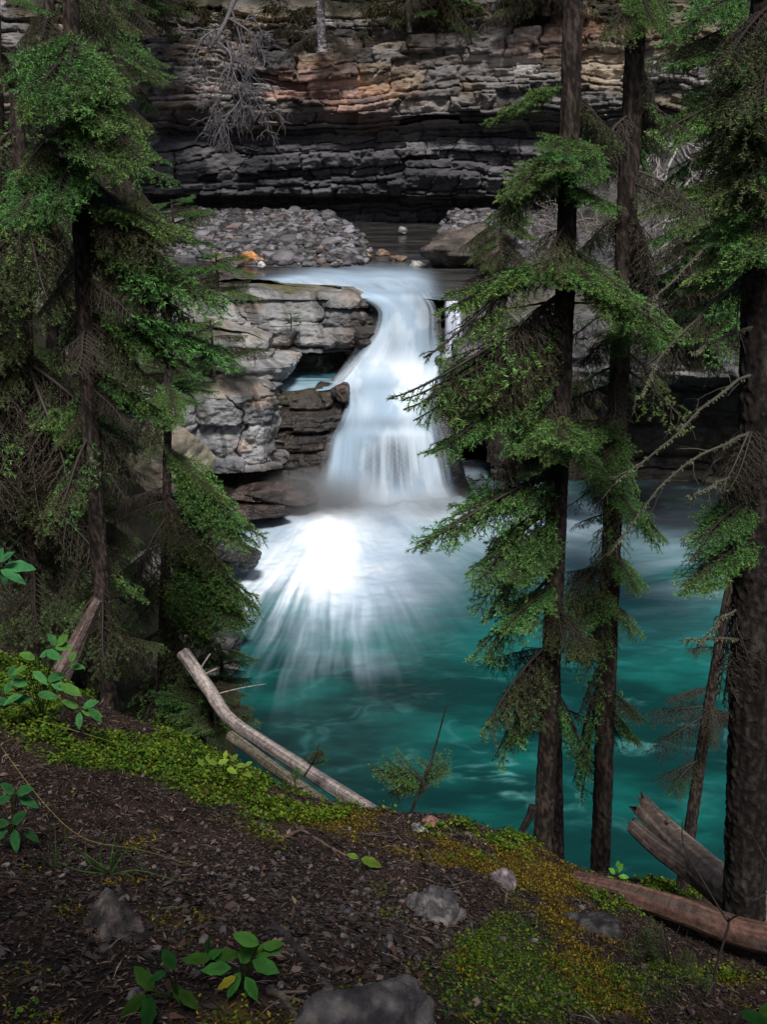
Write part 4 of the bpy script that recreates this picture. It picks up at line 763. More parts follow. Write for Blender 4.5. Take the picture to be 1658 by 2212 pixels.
def dead_roots(name, lab, trunk, side, r0, seed, col=(.26, .23, .27), cat='dead tree', fine=26, fl=1.2, grp=None):
    root = empty(name, tuple(P(*trunk[0]))); tag(root, lab, cat, grp); org = np.array(root.location); rr = np.random.RandomState(seed)
    mb = MB(); p = resample([P(*q) for q in trunk], 20)-org; mb.tube(p, r0*(1-.5*np.linspace(0, 1, 20)), 9, col, rough=.15, seed=seed); ob('trunk', mb.mesh('trunk'), M['wood'], root)
    mb = MB()
    def rec(pp, r, lv):
        mb.tube(pp, r*(1-.7*np.linspace(0, 1, len(pp)))+.006, 5 if lv == 0 else 4, np.array(col)*rr.uniform(.6, 1.3), cap=False)
        if lv > 2: return
        L_ = np.linalg.norm(pp[-1]-pp[0])
        for j in range([7, 5, 3][lv]):
            k = rr.randint(2, len(pp)-1); d = nrm(nrm(pp[k]-pp[k-1])*.6+rr.normal(0, .6, 3)*np.array([1, .5, 1])+np.array([0, 0, -.25])); l = L_*rr.uniform(.25, .6); t = np.linspace(0, 1, 8)[:, None]
            w_ = rr.normal(0, .06*l, (8, 3))*t; rec(pp[k]+d*l*t+np.array([0, 0, -.3*l])*t**2+w_, r*.5, lv+1)
    for sgm in side: rec(resample([P(*q) for q in sgm], 12)-org, r0*.35, 0)
    ob('branches', mb.mesh('branches'), M['twig'], root); return root
dead_roots('uprooted_tree', 'pale grey uprooted tree hanging head down over the upper left cliff', [(520, -40, 49.2), (488, 45, 48.6), (452, 105, 48)],
           [[(500, 20, 48.8), (520, 90, 48.3), (524, 170, 48.1), (530, 215, 48)], [(495, 40, 48.6), (540, 70, 48.2), (560, 100, 48)], [(480, 60, 48.5), (440, 80, 48), (415, 130, 47.8)], [(490, 90, 48.3), (505, 150, 48), (490, 200, 47.9)], [(524, 170, 48.1), (550, 210, 48), (570, 250, 48)], [(515, 60, 48.5), (545, 40, 48.3), (570, 80, 48.3)], [(470, 90, 48.2), (500, 130, 47.8), (470, 230, 47.8)], [(530, 200, 48), (500, 240, 47.8), (455, 265, 47.8)]], .12, 71, col=(.105, .098, .108))
dead_roots('fallen_tree', 'grey splintered dead tree leaning on the dark right-hand rocks', [(1440, 300, 37), (1470, 345, 36.6), (1520, 400, 36)],
           [[(1450, 280, 36.5), (1480, 330, 36.3), (1500, 400, 36)], [(1465, 320, 36.5), (1440, 380, 36), (1450, 450, 36)], [(1490, 330, 36.4), (1530, 370, 36), (1570, 400, 35.8)], [(1500, 380, 36), (1470, 420, 35.8), (1430, 500, 35.6)], [(1440, 290, 36.8), (1425, 330, 36.5), (1430, 420, 36.3)]], .16, 72, col=(.24, .22, .22))
dead_roots('fallen_tree', 'thin grey dead branches fanned over the right slope below the splintered tree', [(1560, 450, 33), (1500, 465, 32.6), (1440, 480, 32)],
           [[(1540, 455, 32.8), (1510, 500, 32), (1470, 540, 31.8)], [(1510, 460, 32.7), (1490, 500, 32), (1450, 530, 31.8)], [(1570, 460, 33), (1550, 510, 32.4), (1530, 540, 32)], [(1590, 455, 33), (1580, 500, 32.4), (1560, 530, 32)]], .06, 73, col=(.26, .24, .22))
def log(name, lab, pts, r0, r1, col, seed, cat='log', stubs=(), m=160, broken=.0, group=None, col2=None):
    pw = np.array([P(*q) for q in pts]); root = empty(name, tuple(pw[0])); tag(root, lab, cat, group); p = resample(pw-pw[0], m); t = np.linspace(0, 1, m); n = 36; th = np.arange(n)/n*2*math.pi
    T = np.gradient(p, axis=0); T /= np.linalg.norm(T, axis=1)[:, None]; A_ = np.cross(T, [0, 0, 1.]); A_ /= np.linalg.norm(A_, axis=1)[:, None]; B_ = np.cross(A_, T)
    rad = r0+(r1-r0)*t; arc = np.linspace(0, np.linalg.norm(pw[-1]-pw[0]), m)[:, None]; cx, sx = np.cos(th)[None], np.sin(th)[None]
    g1 = fbm(cx*5, sx*5, arc*1.2, seed, 4); g2 = fbm(cx*14, sx*14, arc*2, seed+1, 3)
    R_ = rad[:, None]*(1+.10*fbm(cx*1.3, sx*1.3, arc*2, seed+2, 2)+.05*g1+.03*g2)
    V = p[:, None]+R_[..., None]*(cx[..., None]*A_[:, None]+sx[..., None]*B_[:, None])
    if broken:
        e = (1-sstep(0, .06, t))[:, None]*broken*(.5+fbm(cx*3, sx*3, 0, seed+3, 3)); V = V + (T[0]*1.0)[None, None]*e[..., None]
    c = mixc(np.array(col)*.55, np.array(col)*1.35, sstep(-.5, .6, g1+.4*g2))
    if col2 is not None: c = mixc(c, np.array(col2), sstep(.1, .5, fbm(cx*2, sx*2, arc*1.5, seed+5, 3))*.8)
    V = np.vstack([V.reshape(-1, 3), p[0]+T[0]*.3*r0, p[-1]]); k = m*n; a = np.arange(n); b = (a+1) % n
    tr = np.vstack([np.stack([np.full(n, k), b, a], 1), np.stack([np.full(n, k+1), (m-1)*n+a, (m-1)*n+b], 1)])
    ob('trunk', mesh_np('trunk', V, grid_quads(m, n, True), tr, np.vstack([c.reshape(-1, 3), np.array(col)*.5, np.array(col)*.5])), M['wood'], root)
    for (q, d, l, r_) in stubs:
        k = int(q*(m-1)); mb = MB(); d = nrm(np.array(d, float)); tt = np.linspace(0, 1, 7)[:, None]; mb.tube(p[k]+d*rad[k]*.5+d*l*tt+np.array([0, 0, -.1*l])*tt**2, r_*(1-.4*tt[:, 0]), 9, np.array(col)*.9, rough=.2, seed=seed)
        ob('branch_stub', mb.mesh('branch_stub'), M['wood'], root)
    return root
log('log', 'long pale barkless log sloping down the left bank to the pool', [(395, 1410, 9.6), (445, 1480, 9.3), (500, 1555, 8.7), (640, 1650, 7.6), (840, 1775, 6.2)], .066, .05, (.34, .29, .27), 81, stubs=[(.17, (.6, .2, 1), .22, .012), (.2, (1, .2, .6), .16, .01), (.33, (1.2, .1, .35), .5, .006)])
log('log', 'shorter pale log lying in moss under the long barkless log', [(500, 1590, 8.0), (600, 1665, 7.2), (700, 1735, 6.4)], .045, .04, (.17, .15, .11), 82)
log('log', 'thick broken grey-brown log tilting up at the lower right', [(1385, 1738, 6.3), (1470, 1830, 5.9), (1560, 1910, 5.4), (1760, 2050, 4.8)], .075, .13, (.30, .23, .19), 83, broken=.10, stubs=[(.2, (.1, -.5, .7), .12, .022)])
log('log', 'thinner snapped log lying against the left side of the tilted log', [(1362, 1778, 6.0), (1420, 1830, 5.8), (1500, 1890, 5.6), (1560, 1935, 5.4)], .045, .075, (.14, .105, .09), 84, broken=.05)
log('log', 'long fallen reddish-brown log without bark at the lower right', [(1240, 1905, 5.3), (1330, 1925, 5.15), (1480, 1970, 4.9), (1620, 2020, 4.7), (1800, 2050, 4.5)], .06, .085, (.15, .082, .062), 85, col2=(.08, .062, .055))
log('log', 'thin reddish log lying behind the long fallen red-brown log', [(1420, 1960, 5.9), (1520, 1962, 5.8), (1640, 1975, 5.6)], .05, .05, (.14, .08, .06), 86)
log('stump', 'slanting broken grey stump rising from the left bank', [(125, 1470, 6.3), (165, 1390, 6.35), (212, 1295, 6.4)], .075, .03, (.15, .11, .10), 87, cat='stump', col2=(.07, .035, .03))
log('snag', 'short black broken snag leaning against the base of the near spruce', [(1125, 1800, 5.9), (1145, 1765, 5.9), (1152, 1742, 5.9)], .022, .028, (.03, .025, .022), 88, cat='stump', m=40)

# ------------------------------------------------------------------ foreground rocks
def gp(u_, v_):
    lo, hi = 1.0, 9.0
    for Y_ in np.linspace(1.2, 9, 400):
        p = P(u_, v_, Y_)
        if p[2] < float(ground(p[0], p[1])): return p
    return P(u_, v_, 6)
def frock(u_, v_, sc, lab, a, b, sd_, moss=None, rot=0, sink=.3, tilt=0):
    p = gp(u_, v_); p = p + np.array([0, sc[1]*.3, -sc[2]*sink]); return rock('boulder', p, sd_, sc, a, M['boulder'], lab, nu=110, nv=76, nz=.16, rot=rot, colf=rcol(a, b, moss, sd_), tilt=tilt)
frock(760, 2250, (.15, .13, .085), 'large grey boulder cut off by the bottom edge of the picture', (.03, .028, .032), (.11, .10, .10), 601, rot=.2)
frock(232, 2020, (.075, .10, .10), 'rounded brown-grey rock half buried at the lower left', (.045, .038, .036), (.14, .115, .105), 602, rot=.5)
frock(935, 1985, (.12, .12, .10), 'grey lichened rock set in the slope beside green moss', (.06, .056, .06), (.17, .155, .15), 603, rot=-.4)
frock(1092, 1915, (.07, .07, .085), 'pinkish grey streaked rock between the yellow moss patches', (.11, .09, .10), (.28, .24, .25), 604, rot=.3)
frock(1270, 2015, (.15, .11, .06), 'black flat rock just below the reddish log', (.02, .018, .018), (.07, .065, .065), 605)
frock(1375, 1950, (.10, .08, .05), 'dark rock behind the left end of the reddish log', (.03, .028, .026), (.09, .08, .075), 609)
frock(905, 1795, (.05, .045, .04), 'pale lilac-grey stone on the bank crest', (.16, .15, .17), (.32, .30, .33), 606)
frock(932, 1780, (.06, .05, .03), 'flat reddish brown stone on the bank crest', (.18, .09, .07), (.28, .15, .12), 607)
frock(1045, 1822, (.035, .035, .03), 'small grey and white stone in the yellow moss', (.08, .08, .09), (.45, .45, .48), 608)
frock(1015, 1808, (.045, .04, .035), 'small brownish grey stone left of the grey and white one', (.10, .09, .09), (.24, .21, .2), 610)
# slabs near left shore among foliage (pale rocks glimpsed through the twigs)
rock('boulder', P(350, 1215, 19), 640, (.6, .5, .5), (.3, .28, .26), M['rock'], 'pale rock glimpsed through the left spruce twigs', colf=rcol((.12, .11, .10), (.34, .32, .30)))
rock('boulder', P(395, 1420, 13), 641, (.4, .4, .2), (.3, .28, .26), M['rock'], 'pale tan rock on the lower left shore behind the pale log', colf=rcol((.07, .06, .05), (.25, .22, .18)))
rock('boulder', P(370, 985, 24), 642, (.9, .7, .9), (.4, .34, .26), M['rock'], 'tan cream rock face left of the pale blocky wall', colf=rcol((.28, .24, .18), (.55, .48, .36)))

# ------------------------------------------------------------------ ground cover
_xs = np.linspace(-4.6, 5.0, 640); _ys = np.linspace(1.0, 8.0, 470); _GZ = ground(*np.meshgrid(_xs, _ys)); ground_exact = ground
def ground(x, y):
    x = np.asarray(x, float); y = np.asarray(y, float); fx = np.clip((x+4.6)/9.6*639, 0, 638.999); fy = np.clip((y-1)/7*469, 0, 468.999); i = fx.astype(int); j = fy.astype(int); fx = fx-i; fy = fy-j
    return (_GZ[j, i]*(1-fx)+_GZ[j, i+1]*fx)*(1-fy) + (_GZ[j+1, i]*(1-fx)+_GZ[j+1, i+1]*fx)*fy
rr = np.random.RandomState(5)
def ground_pts(n, ur=(-80, 1740), vr=(1400, 2260), dens=None):
    """points spread evenly over the ground surface that the picture shows"""
    m_ = 9 if dens is not None and n > 30000 else 4; xs_ = rr.uniform(-4.2, 4.6, n*m_); ys_ = rr.uniform(1.2, 7.6, n*m_); z_ = ground(xs_, ys_); u_, v_ = proj(xs_, ys_, z_)
    k = (u_ > ur[0]) & (u_ < ur[1]) & (v_ > vr[0]) & (v_ < vr[1])
    if dens is not None: k &= rr.uniform(0, 1, len(xs_)) < dens(xs_, ys_, u_, v_)
    i = np.where(k)[0][:n]; return xs_[i], ys_[i], z_[i], u_[i], v_[i]
def gnormal(x, y, e=.03):
    dx = (ground(x+e, y)-ground(x-e, y))/(2*e); dy = (ground(x, y+e)-ground(x, y-e))/(2*e); nn = np.stack([-dx, -dy, np.ones_like(dx)], 1); return nn/np.linalg.norm(nn, axis=1)[:, None]
def blades(x, y, z, N, l0, l1, wd, cols, flat=.8, name='x', lift=.004, bend=.2):
    n = len(x); d = rr.normal(size=(n, 3)); d -= (d*N).sum(1)[:, None]*N*flat; d += N*(1-flat)*.6; d /= np.linalg.norm(d, axis=1)[:, None]
    L_ = rr.uniform(l0, l1, (n, 1)); sd_ = np.cross(d, N+rr.normal(0, .3, (n, 3))); sd_ /= np.linalg.norm(sd_, axis=1)[:, None]; W_ = wd*rr.uniform(.6, 1.4, (n, 1))
    b = np.stack([x, y, z], 1)+N*lift*rr.uniform(.3, 2.5, (n, 1)); c = np.array(cols)[rr.randint(len(cols), size=n)]*rr.uniform(.3, 1.0, (n, 1))**1.5*1.6
    up = N*L_*bend; VV_ = np.stack([b-d*L_*.5, b-sd_*W_+up*.5, b+d*L_*.5, b+sd_*W_+up*.5], 1).reshape(-1, 3)
    return mesh_np(name, VV_, np.arange(n*4).reshape(-1, 4), None, np.repeat(c, 4, axis=0), smooth=False)
def mossy(x, y, u_, v_):
    nn = fbm(x*4, y*4, 0, 41, 4); return mask(u_, v_, MOSS_G, nn), mask(u_, v_, MOSS_Y, nn)
x, y, z, u_, v_ = ground_pts(200000, dens=lambda x, y, u, v: 1-.6*np.clip(sum(mossy(x, y, u, v)), 0, 1)); N_ = gnormal(x, y)
BR = [(.03, .017, .012), (.05, .028, .021), (.018, .012, .010), (.09, .056, .042), (.025, .019, .018), (.045, .024, .015), (.13, .09, .07)]
o = ob('leaf_litter', blades(x, y, z, N_, .006, .026, .0026, BR, .8, bend=.1), M['litter']); tag(o, 'dark brown needles and leaf litter covering the slope', 'leaf litter', kind='stuff')
x, y, z, u_, v_ = ground_pts(5000, dens=lambda x, y, u, v: 1-.8*np.clip(sum(mossy(x, y, u, v)), 0, 1)); N_ = gnormal(x, y)
o = ob('bark_chips', blades(x, y, z, N_, .02, .055, .008, [(.05, .034, .028), (.08, .06, .05), (.03, .024, .022), (.12, .09, .075), (.06, .03, .02)], .8, lift=.007, bend=.15), M['litter']); tag(o, 'larger brown bark chips lying among the needles', 'bark chips', kind='stuff')
x, y, z, u_, v_ = ground_pts(9000); N_ = gnormal(x, y)
o = ob('twigs', blades(x, y, z, N_, .03, .11, .0011, [(.14, .10, .075), (.09, .06, .045), (.20, .16, .12), (.06, .045, .035)], .93, lift=.01, bend=.12), M['litter']); tag(o, 'thin dry twigs and needles scattered over the slope', 'twigs', kind='stuff')
x, y, z, u_, v_ = ground_pts(26000, dens=lambda x, y, u, v: .15+.85*np.clip(gauss(u, v, 620, 1960, 420, 110)+.6*gauss(u, v, 900, 2080, 300, 90)+.5*gauss(u, v, 940, 1850, 150, 50)-np.clip(sum(mossy(x, y, u, v)), 0, 1), 0, 1))
g = MB(); kk = [rock_mesh('s', 700+i, 8, 6, (1, .7, .5), 9, .05)[:3] for i in range(8)]
cols_ = [(.045, .04, .045), (.075, .068, .072), (.03, .027, .027), (.11, .095, .10), (.09, .058, .05), (.17, .14, .14)]
for i in range(len(x)):
    V_, Q_, T_ = kk[i % 8]; s_ = .0025 + .014*rr.rand()**6 + .003*rr.rand(); a_ = rr.uniform(0, 6.28)
    W_ = np.stack([V_[:, 0]*math.cos(a_)-V_[:, 1]*math.sin(a_), V_[:, 0]*math.sin(a_)+V_[:, 1]*math.cos(a_), V_[:, 2]+.4*V_[:, 0]*rr.uniform(-1, 1)], 1)*s_+[x[i], y[i], z[i]+s_*.3]
    g.add(W_, Q_, T_, np.array(cols_[rr.randint(6)])*rr.uniform(.6, 1.2))
o = ob('pebbles', g.mesh('pebbles', False), M['boulder']); tag(o, 'small grey and pinkish stone chips strewn over the bare slope', 'pebbles', kind='stuff')
# mosses
x, y, z, u_, v_ = ground_pts(110000, dens=lambda x, y, u, v: mossy(x, y, u, v)[1]); N_ = gnormal(x, y)
o = ob('moss', blades(x, y, z, N_, .008, .024, .003, [(.17, .12, .012), (.26, .19, .015), (.07, .06, .012), (.12, .065, .015)], .35, lift=.009, bend=.1), M['moss']); tag(o, 'golden yellow moss cushions on the bank', 'moss', kind='stuff')
# leafy green ground cover: small round leaves
x, y, z, u_, v_ = ground_pts(90000, dens=lambda x, y, u, v: mossy(x, y, u, v)[0]**1.2); N_ = gnormal(x, y); n = len(x)
nn = N_+rr.normal(0, .45, (n, 3)); nn /= np.linalg.norm(nn, axis=1)[:, None]; a1 = np.cross(nn, rr.normal(size=(n, 3))); a1 /= np.linalg.norm(a1, axis=1)[:, None]; a2 = np.cross(nn, a1)
sz = rr.uniform(.0040, .0095, (n, 1))*(.45+.55*sstep(3, 5.2, y))[:, None]; b = np.stack([x, y, z], 1)+N_*(rr.uniform(.0, .04, (n, 1)) + .035*np.clip(fbm(x*9, y*9, 0, 44, 2), -.3, 1)[:, None])
ang = np.arange(6)/6*2*math.pi; VV_ = (b[:, None]+sz[:, None]*(np.cos(ang)[None, :, None]*a1[:, None]*1.25+np.sin(ang)[None, :, None]*a2[:, None]) + nn[:, None]*(.25*sz[:, None]*np.abs(np.sin(ang))[None, :, None])).reshape(-1, 3)
k = np.arange(n)[:, None]*6; gc = np.array([(.035, .12, .015), (.08, .16, .015), (.15, .20, .02), (.02, .06, .015), (.09, .12, .02)]); warm = sstep(380, 620, proj(x, y, z)[0])*(proj(x, y, z)[0] < 850)
c = gc[np.where(rr.rand(n) < .5+.3*warm, rr.randint(1, 3, n), rr.randint(0, 5, n))]*rr.uniform(.55, 1.3, (n, 1))
o = ob('ground_cover', mesh_np('ground_cover', VV_, np.concatenate([k+np.array([0, 1, 2, 3]), k+np.array([0, 3, 4, 5])]), None, np.repeat(c, 6, axis=0), smooth=False), M['leaf']); tag(o, 'carpet of tiny round bright green leaves along the bank crest', 'ground cover', kind='stuff')

# ------------------------------------------------------------------ sticks on the ground
def stick(lab, pts, r0, col, sd_, subs=2, name='stick', lift=.012):
    pw = []
    for (a, b) in pts: q = gp(a, b); pw.append(q+np.array([0, 0, lift]))
    pw = np.array(pw); root = pw[0]; mb = MB(); p = resample(pw-root, 30); p = p+.006*np.stack([fbm(np.linspace(0, 7, 30), i, 0, sd_, 2) for i in range(3)], 1)*[1, 1, .4]
    mb.tube(p, r0*(1-.5*np.linspace(0, 1, 30)), 7, col, rough=.2, seed=sd_); r_ = np.random.RandomState(sd_)
    for i in range(subs):
        k = r_.randint(5, 25); d = nrm(nrm(p[k+1]-p[k])+r_.normal(0, .7, 3)*[1, 1, .3]); l = r_.uniform(.05, .15); tt = np.linspace(0, 1, 6)[:, None]; mb.tube(p[k]+d*l*tt, r0*.5*(1-.5*tt[:, 0]), 5, col)
    o = ob(name, mb.mesh(name), M['wood']); o.location = root; tag(o, lab, 'stick'); return o
stick('curved bare root crossing the brown litter, left of centre', [(575, 1795), (610, 1812), (660, 1800), (705, 1830), (760, 1858)], .010, (.16, .10, .075), 90)
stick('long dark stick lying along the bank crest', [(590, 1750), (680, 1775), (760, 1800), (860, 1815)], .008, (.08, .065, .055), 91)
stick('forked stick running down towards the lichened rock', [(845, 1830), (920, 1870), (960, 1900), (1010, 1950)], .009, (.13, .10, .08), 92, 3)
stick('thin stick crossing below the forked stick', [(790, 1940), (850, 1905), (880, 1870), (900, 1840)], .006, (.13, .115, .09), 93)
stick('short dark stick beside the yellow moss', [(905, 1830), (930, 1880), (945, 1930)], .006, (.07, .055, .045), 94)
stick('flat weathered bark strip in the stony litter', [(590, 2010), (640, 2050), (690, 2110)], .014, (.05, .042, .042), 95, 0)
stick('dark stick lying across the lower slope', [(730, 1985), (840, 2030), (900, 2090)], .007, (.05, .04, .036), 96)
stick('pale dry stick at the lower right in shadow', [(1170, 2170), (1230, 2150), (1310, 2145)], .007, (.15, .12, .09), 97)
stick('thin pale stick under the long red-brown log', [(1350, 2060), (1450, 2090), (1600, 2150)], .006, (.14, .11, .10), 98)
stick('short broken stick at the bottom edge beside the leafy seedling', [(580, 2140), (620, 2175), (650, 2215)], .008, (.12, .10, .08), 99)
stick('thin pale stick near the bottom left seedling', [(285, 2180), (360, 2172), (430, 2178)], .005, (.12, .10, .085), 100)
stick('mossy twig along the green carpet above the bare slope', [(455, 1700), (520, 1745), (600, 1800)], .007, (.13, .12, .06), 101)

# ------------------------------------------------------------------ broad-leaved seedlings
def leaf_geo(mb, base, d, up, l, w_, col, fold=.25, droop=.25, n=7):
    d = nrm(d); sdv = nrm(np.cross(d, up)); up2 = np.cross(sdv, d); t = np.linspace(0, 1, n); wd = w_*np.sin(math.pi*t**.85)**.8*.5; wd = wd*(1+.10*np.sin(t*19+l*900)); wd[0] = wd[-1] = .0005
    mid = base + d*l*t[:, None] - np.array([0, 0, 1])*(droop*l*t[:, None]**2)
    Lf = mid - sdv*wd[:, None] + up2*(fold*wd[:, None]); Rt = mid + sdv*wd[:, None] + up2*(fold*wd[:, None])
    V = np.stack([Lf, mid, Rt], 1).reshape(-1, 3); c = np.array(col)*np.array([1, .8, 1])[None, :, None].repeat(n, 0).reshape(-1, 1) if False else np.tile(np.array(col), (n*3, 1))
    c[1::3] *= .75
    mb.add(V, grid_quads(n, 3), None, c)
def seedling(lab, u0, v0, leaves, Yoff=0, stemc=(.07, .09, .03), cols=((.014, .07, .014), (.022, .095, .018), (.03, .08, .012)), name='seedling', Y=None, sd_=0, group=None):
    """leaves: (u, v, length px, angle deg in picture) ; the stem grows from (u0, v0)"""
    r_ = np.random.RandomState(sd_); b = gp(u0, v0) if Y is None else P(u0, v0, Y); Yb = b[1]+Yoff; root = empty(name, tuple(b)); tag(root, lab, 'plant', group); st_ = MB(); lf = MB(); fwd = np.array([0, CS, -SN]); upc = np.array([0, SN, CS])
    for (a, c, lp, an) in leaves:
        p = P(a, c, Yb - r_.uniform(.0, .1)); dep = Yb*CS-(p[2]-CAMZ)*SN; l = lp*dep/F
        d = np.array([math.cos(math.radians(an)), 0, 0]) + upc*math.sin(math.radians(an)) + fwd*r_.uniform(-.35, .2)
        leaf_geo(lf, p-b, d, nrm(-fwd*.7+np.array([0, 0, .9])+r_.normal(0, .15, 3)), l, l*r_.uniform(.42, .52), np.array(cols[r_.randint(len(cols))])*r_.uniform(.7, 1.25), droop=r_.uniform(0, .25))
        t = np.linspace(0, 1, 7)[:, None]; e = p-b; st_.tube(e*t + np.array([0, 0, .15*np.linalg.norm(e)])*np.sin(math.pi*t)*.5, .0022, 4, stemc, cap=False)
    ob('stem', st_.mesh('stem'), M['leaf'], root); ob('leaves', lf.mesh('leaves'), M['leaf'], root); return root
seedling('broad-leaved seedling with five dark green leaflets at the bottom left', 385, 2165, [(330, 2140, 70, 125), (318, 2150, 75, 215), (325, 2150, 70, 265), (375, 2095, 60, 110), (372, 2120, 55, 300), (385, 2140, 55, 330), (360, 2100, 40, 200)], sd_=1)
seedling('seedling holding three dark green leaves above the bare slope, lower centre left', 445, 2120, [(448, 2062, 50, 80), (455, 2070, 65, 10), (455, 2070, 60, 175), (448, 2072, 40, 40)], sd_=2)
seedling('green and yellowing seedling at the bottom, right of the dark five-leaved one', 520, 2150, [(500, 2090, 65, 185), (520, 2080, 70, 60), (545, 2060, 70, 20), (545, 2075, 65, 345), (520, 2100, 55, 240), (560, 2040, 60, 160), (570, 2050, 50, 25), (530, 2110, 50, 300), (510, 2110, 45, 210)], cols=((.04, .15, .03), (.06, .17, .03), (.22, .20, .02)), sd_=3)
seedling('bright green seedling at the left edge above the mossy bank', -20, 1260, [(0, 1215, 40, 40), (5, 1225, 75, 2), (0, 1232, 55, 340), (-8, 1220, 45, 75), (0, 1235, 30, 300)], Y=3.2, cols=((.06, .22, .08), (.07, .26, .10)), sd_=4)
ll = [(120, 1395, 38, 120), (125, 1395, 40, 50), (118, 1400, 40, 10), (75, 1425, 40, 150), (85, 1420, 40, 30), (100, 1410, 40, 350), (60, 1440, 42, 200), (70, 1450, 42, 330), (100, 1470, 45, 20), (110, 1475, 45, 340), (60, 1480, 42, 160), (50, 1500, 45, 200), (80, 1500, 45, 355), (130, 1480, 50, 335), (20, 1520, 50, 170), (25, 1515, 45, 10), (150, 1430, 30, 60), (150, 1440, 34, 0), (170, 1530, 42, 150), (178, 1530, 42, 30), (175, 1535, 50, 350), (172, 1538, 36, 270), (190, 1530, 38, 320), (30, 1470, 40, 100), (10, 1500, 40, 60)]
seedling('bushy bright green seedling patch on the left bank beside the slanting stump', 90, 1560, ll, Yoff=-.2, cols=((.045, .17, .05), (.06, .20, .06), (.08, .19, .04)), sd_=5)
seedling('dark green rounded seedling at the left edge below the bushy one', 30, 1830, [(30, 1715, 42, 130), (35, 1715, 48, 30), (25, 1720, 45, 200), (40, 1725, 45, 340), (20, 1780, 45, 170), (25, 1780, 48, 40), (30, 1790, 45, 280), (15, 1790, 40, 220), (50, 1795, 40, 330), (0, 1740, 45, 160)], cols=((.03, .12, .035), (.035, .15, .045)), sd_=6)
seedling('small seedling with one round yellow-green leaf on the bare slope', 790, 1885, [(780, 1855, 48, 340), (775, 1855, 30, 150)], cols=((.14, .24, .03),), sd_=7)
seedling('pale yellow-green herb at the bank crest in front of the pale log', 480, 1690, [(470, 1650, 26, 20), (470, 1650, 24, 160), (490, 1660, 25, 340), (455, 1665, 24, 190), (500, 1645, 22, 50), (520, 1668, 26, 350), (440, 1655, 22, 130), (485, 1640, 22, 80), (510, 1655, 24, 10), (450, 1645, 20, 100), (530, 1655, 22, 40)], cols=((.20, .30, .04), (.16, .26, .04)), sd_=8)
seedling('tiny bright green sprig at the foot of the right spruce', 1335, 1910, [(1335, 1885, 24, 60), (1330, 1888, 24, 130), (1338, 1895, 24, 10), (1328, 1898, 22, 170), (1336, 1875, 20, 90)], cols=((.12, .35, .05),), sd_=9)
seedling('dark green leaf poking in at the bottom right corner', 1650, 2260, [(1600, 2185, 70, 340), (1640, 2190, 60, 20)], sd_=10)
# grass tufts
def grass(lab, u0, v0, bl, sd_):
    b = gp(u0, v0); mb = MB(); r_ = np.random.RandomState(sd_)
    for (um, vm, ue, ve) in bl:
        m_ = P(um, vm, b[1]-.03); e = P(ue, ve, b[1]-r_.uniform(.0, .12)); p = resample([b*0, (m_-b), (e-b)], 12); wd = .0035*(1-np.linspace(0, 1, 12))[:, None]+.0004; sdv = np.array([.5, .5, .7])
        T = np.gradient(p, axis=0); sdv = np.cross(T, [0, -CS, SN]); sdv /= np.linalg.norm(sdv, axis=1)[:, None]
        mb.add(np.stack([p-sdv*wd, p+sdv*wd], 1).reshape(-1, 3), grid_quads(12, 2), None, np.array((.06, .12, .03))*r_.uniform(.6, 1.5))
    o = ob('grass_tuft', mb.mesh('grass_tuft'), M['leaf']); o.location = b; tag(o, lab, 'grass')
grass('arching grass tuft on the slope above the buried brown-grey rock', 238, 1890, [(215, 1850, 232, 1790), (190, 1860, 185, 1800), (150, 1820, 140, 1780), (260, 1835, 345, 1905), (280, 1830, 320, 1870), (300, 1880, 390, 1905), (220, 1870, 175, 1840), (240, 1850, 250, 1800), (170, 1880, 120, 1860), (280, 1890, 330, 1960)], 1)
grass('pale grass tuft at the left under the litter edge', 118, 1880, [(110, 1830, 105, 1770), (125, 1840, 150, 1800), (100, 1860, 80, 1830), (120, 1840, 118, 1780), (140, 1860, 165, 1840)], 2)
def straw(lab, pts, sd_, r=.0022, col=(.28, .28, .08)):
    pw = np.array([P(*q) for q in pts]); mb = MB(); mb.tube(resample(pw-pw[0], 24), r*(1-.6*np.linspace(0, 1, 24)), 5, col); o = ob('straw', mb.mesh('straw'), M['leaf']); o.location = pw[0]; tag(o, lab, 'grass')
straw('long straight yellow grass stem leaning over the green carpet', [(35, 1545, 5.2), (140, 1572, 5.0), (250, 1605, 5.0)], 1)
straw('thin yellow stem slanting down the left bank to the bare slope', [(0, 1610, 4.4), (90, 1730, 3.9), (180, 1810, 3.65), (300, 1835, 3.55), (420, 1870, 3.4)], 2, .0016)
straw('fine stem crossing the dark twigs toward the pale log', [(330, 1625, 6.1), (400, 1595, 6.1), (460, 1575, 6.1)], 3, .0018, (.2, .24, .1))

# ------------------------------------------------------------------ small saplings
def sapling(lab, u0, v0, u1, v1, spec, r0=.012, top=1.0, sd_=0, Y=None, col=(.03, .024, .02)):
    b = gp(u0, v0) if Y is None else P(u0, v0, Y); t_ = Tree('spruce_sapling', lab, [b, (b+P(u1, v1, b[1]))/2+np.array([.02, 0, 0]), P(u1, v1, b[1])], r0, r0*.3, seed=sd_, n=8, m=60, cat='sapling')
    for a in spec: t_.to(*a)
    return t_
sapling('small spruce sapling with a bare dark leader in front of the teal pool', 880, 1775, 965, 1525, [(1700, 825, 1655, -.1, 'w', 5, 26), (1700, 850, 1630, .0, 'w', 5, 26), (1690, 850, 1690, 0, 'm', 2, 16), (1690, 975, 1650, 0, 'w', 5, 26), (1690, 945, 1625, .1, 'w', 5, 22), (1710, 930, 1690, 0, 'm', 2, 14), (1660, 910, 1630, 0, 'w', 2, 15)], .011, sd_=301, Y=5.75)
